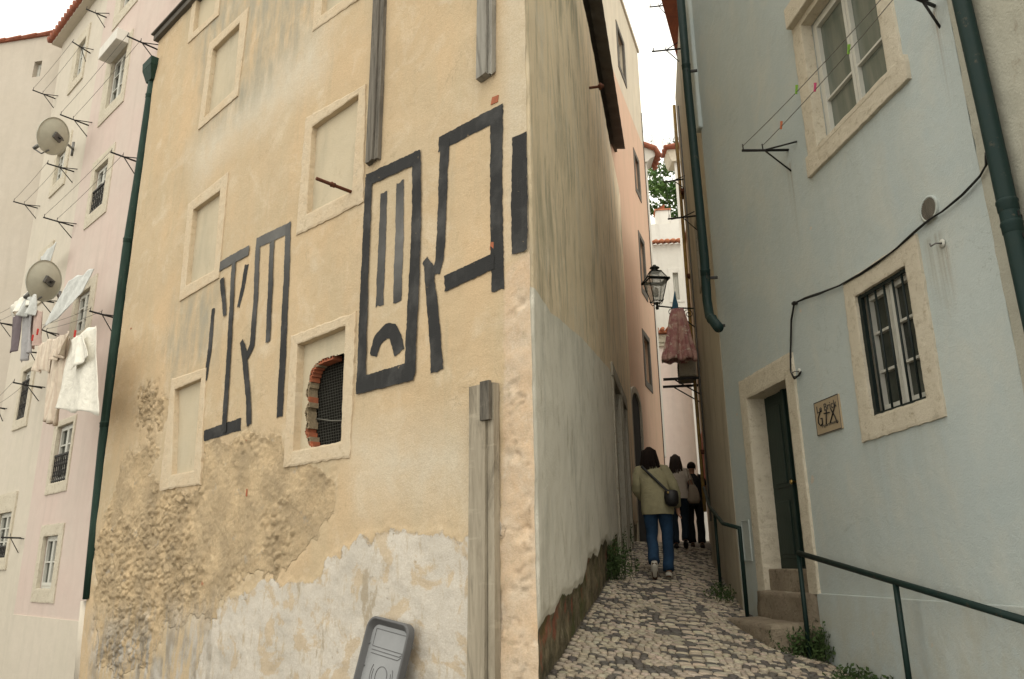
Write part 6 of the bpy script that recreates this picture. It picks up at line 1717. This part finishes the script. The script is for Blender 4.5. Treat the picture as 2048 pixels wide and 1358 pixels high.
# strap and bag
b=MB();pts=[]
for k in range(25):
    a=k/24;x=-.13+.30*a;z=1.43-.36*a;c=tor(z);pts.append(Vector((c.x+x,c.y-.150-.012*math.sin(a*PI),z)))
b.tube(pts,.017,8,True,squash=[(1,.35)]*25,up=(0,1,0))
bag=thing('crossbody_bag',T(*(WM[t.name]@Vector((.17,-.19,1.0)))),'small black leather bag on a diagonal strap worn by the woman in the olive fleece','bag')
Bm=WM[t.name];b.build('strap','leather',bag,Bm)
c=tor(1.04);b=MB();b.loft([((c.x+.19,c.y-.19,1.10),.05,.02),((c.x+.19,c.y-.20,1.08),.085,.045),((c.x+.19,c.y-.205,1.0),.095,.055),((c.x+.195,c.y-.20,.93),.085,.05),((c.x+.20,c.y-.19,.89),.05,.03)],20,True,.02,2);b.build('pouch','leather',bag,Bm)
b=MB();b.lathe([(0,0),(.013,.0),(.013,.008),(0,.01)],c=(c.x+.15,c.y-.256,1.06),axis=(0,-1,0),n=12);b.build('buckle','brass',bag,Bm)
# woman in pale shirt
f2=ppos(1362,1087,14.9)
t2,tor2,arms2,legs2=person((f2[0],14.9,float(gz(f2[0],14.9))+.005),R(11),1.72,'woman with long brown hair and pale shirt carrying a tote bag, middle walker',
  dict(hip=(0,0,.93),lean=.05,armL=((-.24,.06,1.15),(-.22,.15,.92)),armR=((.25,-.01,1.15),(.27,.12,.98)),
       legR=((.10,.10,.50),(.09,.02,.14),(.09,.15,.06)),legL=((-.09,.0,.50),(-.085,-.06,.085),(-.09,.09,.03))),
  dict(legs='jeans_dk',shoe='leather',sole='leather',top='shirt',hairm='hair_b',bulk=1.04,fold=.04,hem=.88,hair=.36,sleeve=.6,flare=.95))
Bm=WM[t2.name];tote=thing('tote_bag',T(*(Bm@Vector((.24,-.10,.95)))),'beige canvas tote bag hanging from the shoulder of the woman in the pale shirt','bag')
b=MB();b.loft([((.27,-.06,1.12),.05,.03),((.28,-.065,1.06),.075,.045),((.285,-.07,.95),.10,.055),((.28,-.07,.85),.115,.06),((.28,-.06,.79),.085,.045)],22,True,.09,3);b.build('pouch','tote',tote,Bm)
b=MB();b.tube([(.24,-.06,1.10),(.20,-.04,1.40),(.17,.03,1.43)],.010,7);b.tube([(.31,-.06,1.10),(.22,-.03,1.40),(.18,.03,1.43)],.010,7);b.build('strap','tote',tote,Bm)
# man in black
f3=ppos(1394,1084,16.1)
t3,tor3,arms3,legs3=person((f3[0],16.1,float(gz(f3[0],16.1))+.005),R(12),1.68,'person all in black with short hair, farthest walker, by the handrail',
  dict(hip=(0,0,.93),lean=.04,armL=((-.24,.03,1.15),(-.25,.10,.93)),armR=((.27,.02,1.16),(.33,.16,.98)),
       legR=((.10,.02,.50),(.10,-.03,.085),(.11,.12,.03)),legL=((-.10,.04,.50),(-.085,.02,.09),(-.09,.17,.03))),
  dict(legs='black',shoe='sole',sole='leather',top='black',hairm='hair',bulk=1.12,fold=.04,hem=.82,hair=.0,sleeve=.6,flare=1.1))

# ================================================================ SKY, SUN, CAMERA
w=bpy.data.worlds.new('World');scene.world=w;w.use_nodes=True;nt=w.node_tree
bg=nt.nodes['Background'];sky=nt.nodes.new('ShaderNodeTexSky');sky.sky_type='NISHITA';sky.sun_disc=False
SE,SR=R(58),R(166)
sky.sun_elevation=SE;sky.sun_rotation=SR;sky.dust_density=4;sky.air_density=1.5
mx=nt.nodes.new('ShaderNodeMix');mx.data_type='RGBA'
nz=nt.nodes.new('ShaderNodeTexNoise');nz.inputs['Scale'].default_value=1.6;nz.inputs['Detail'].default_value=5
tc=nt.nodes.new('ShaderNodeTexCoord');nt.links.new(tc.outputs['Generated'],nz.inputs['Vector'])
mr=nt.nodes.new('ShaderNodeMapRange');mr.inputs[1].default_value=.3;mr.inputs[2].default_value=.7;mr.inputs[3].default_value=.90;mr.inputs[4].default_value=1.0
nt.links.new(nz.outputs['Fac'],mr.inputs[0]);nt.links.new(mr.outputs[0],mx.inputs[0])
nt.links.new(sky.outputs[0],mx.inputs[6]);mx.inputs[7].default_value=(9.7,9.4,8.4,1)
nt.links.new(mx.outputs[2],bg.inputs['Color']);bg.inputs['Strength'].default_value=.15
sl=bpy.data.lights.new('sun','SUN');sl.energy=1.1;sl.angle=R(40);sl.color=(1,.95,.86)
so_=bpy.data.objects.new('sun',sl);COL.objects.link(so_)
sd=Vector((math.sin(SR)*math.cos(SE),math.cos(SR)*math.cos(SE),math.sin(SE)))
so_.matrix_world=sd.to_track_quat('Z','Y').to_matrix().to_4x4()
cam=bpy.data.cameras.new('camera');co=bpy.data.objects.new('camera',cam);COL.objects.link(co)
cam.sensor_width=36;cam.lens=FP/2048*36;cam.clip_end=500;cam.clip_start=.05
Rm=Matrix(((_x[0],_x[1],_x[2]),(_y[0],_y[1],_y[2]),(_z[0],_z[1],_z[2])))
co.matrix_world=T(0,0,EYE)@Rm.to_4x4()
scene.camera=co
vs_=scene.view_settings;scene.display_settings.display_device='sRGB';vs_.view_transform='Standard';vs_.look='None';vs_.exposure=.26;vs_.gamma=1
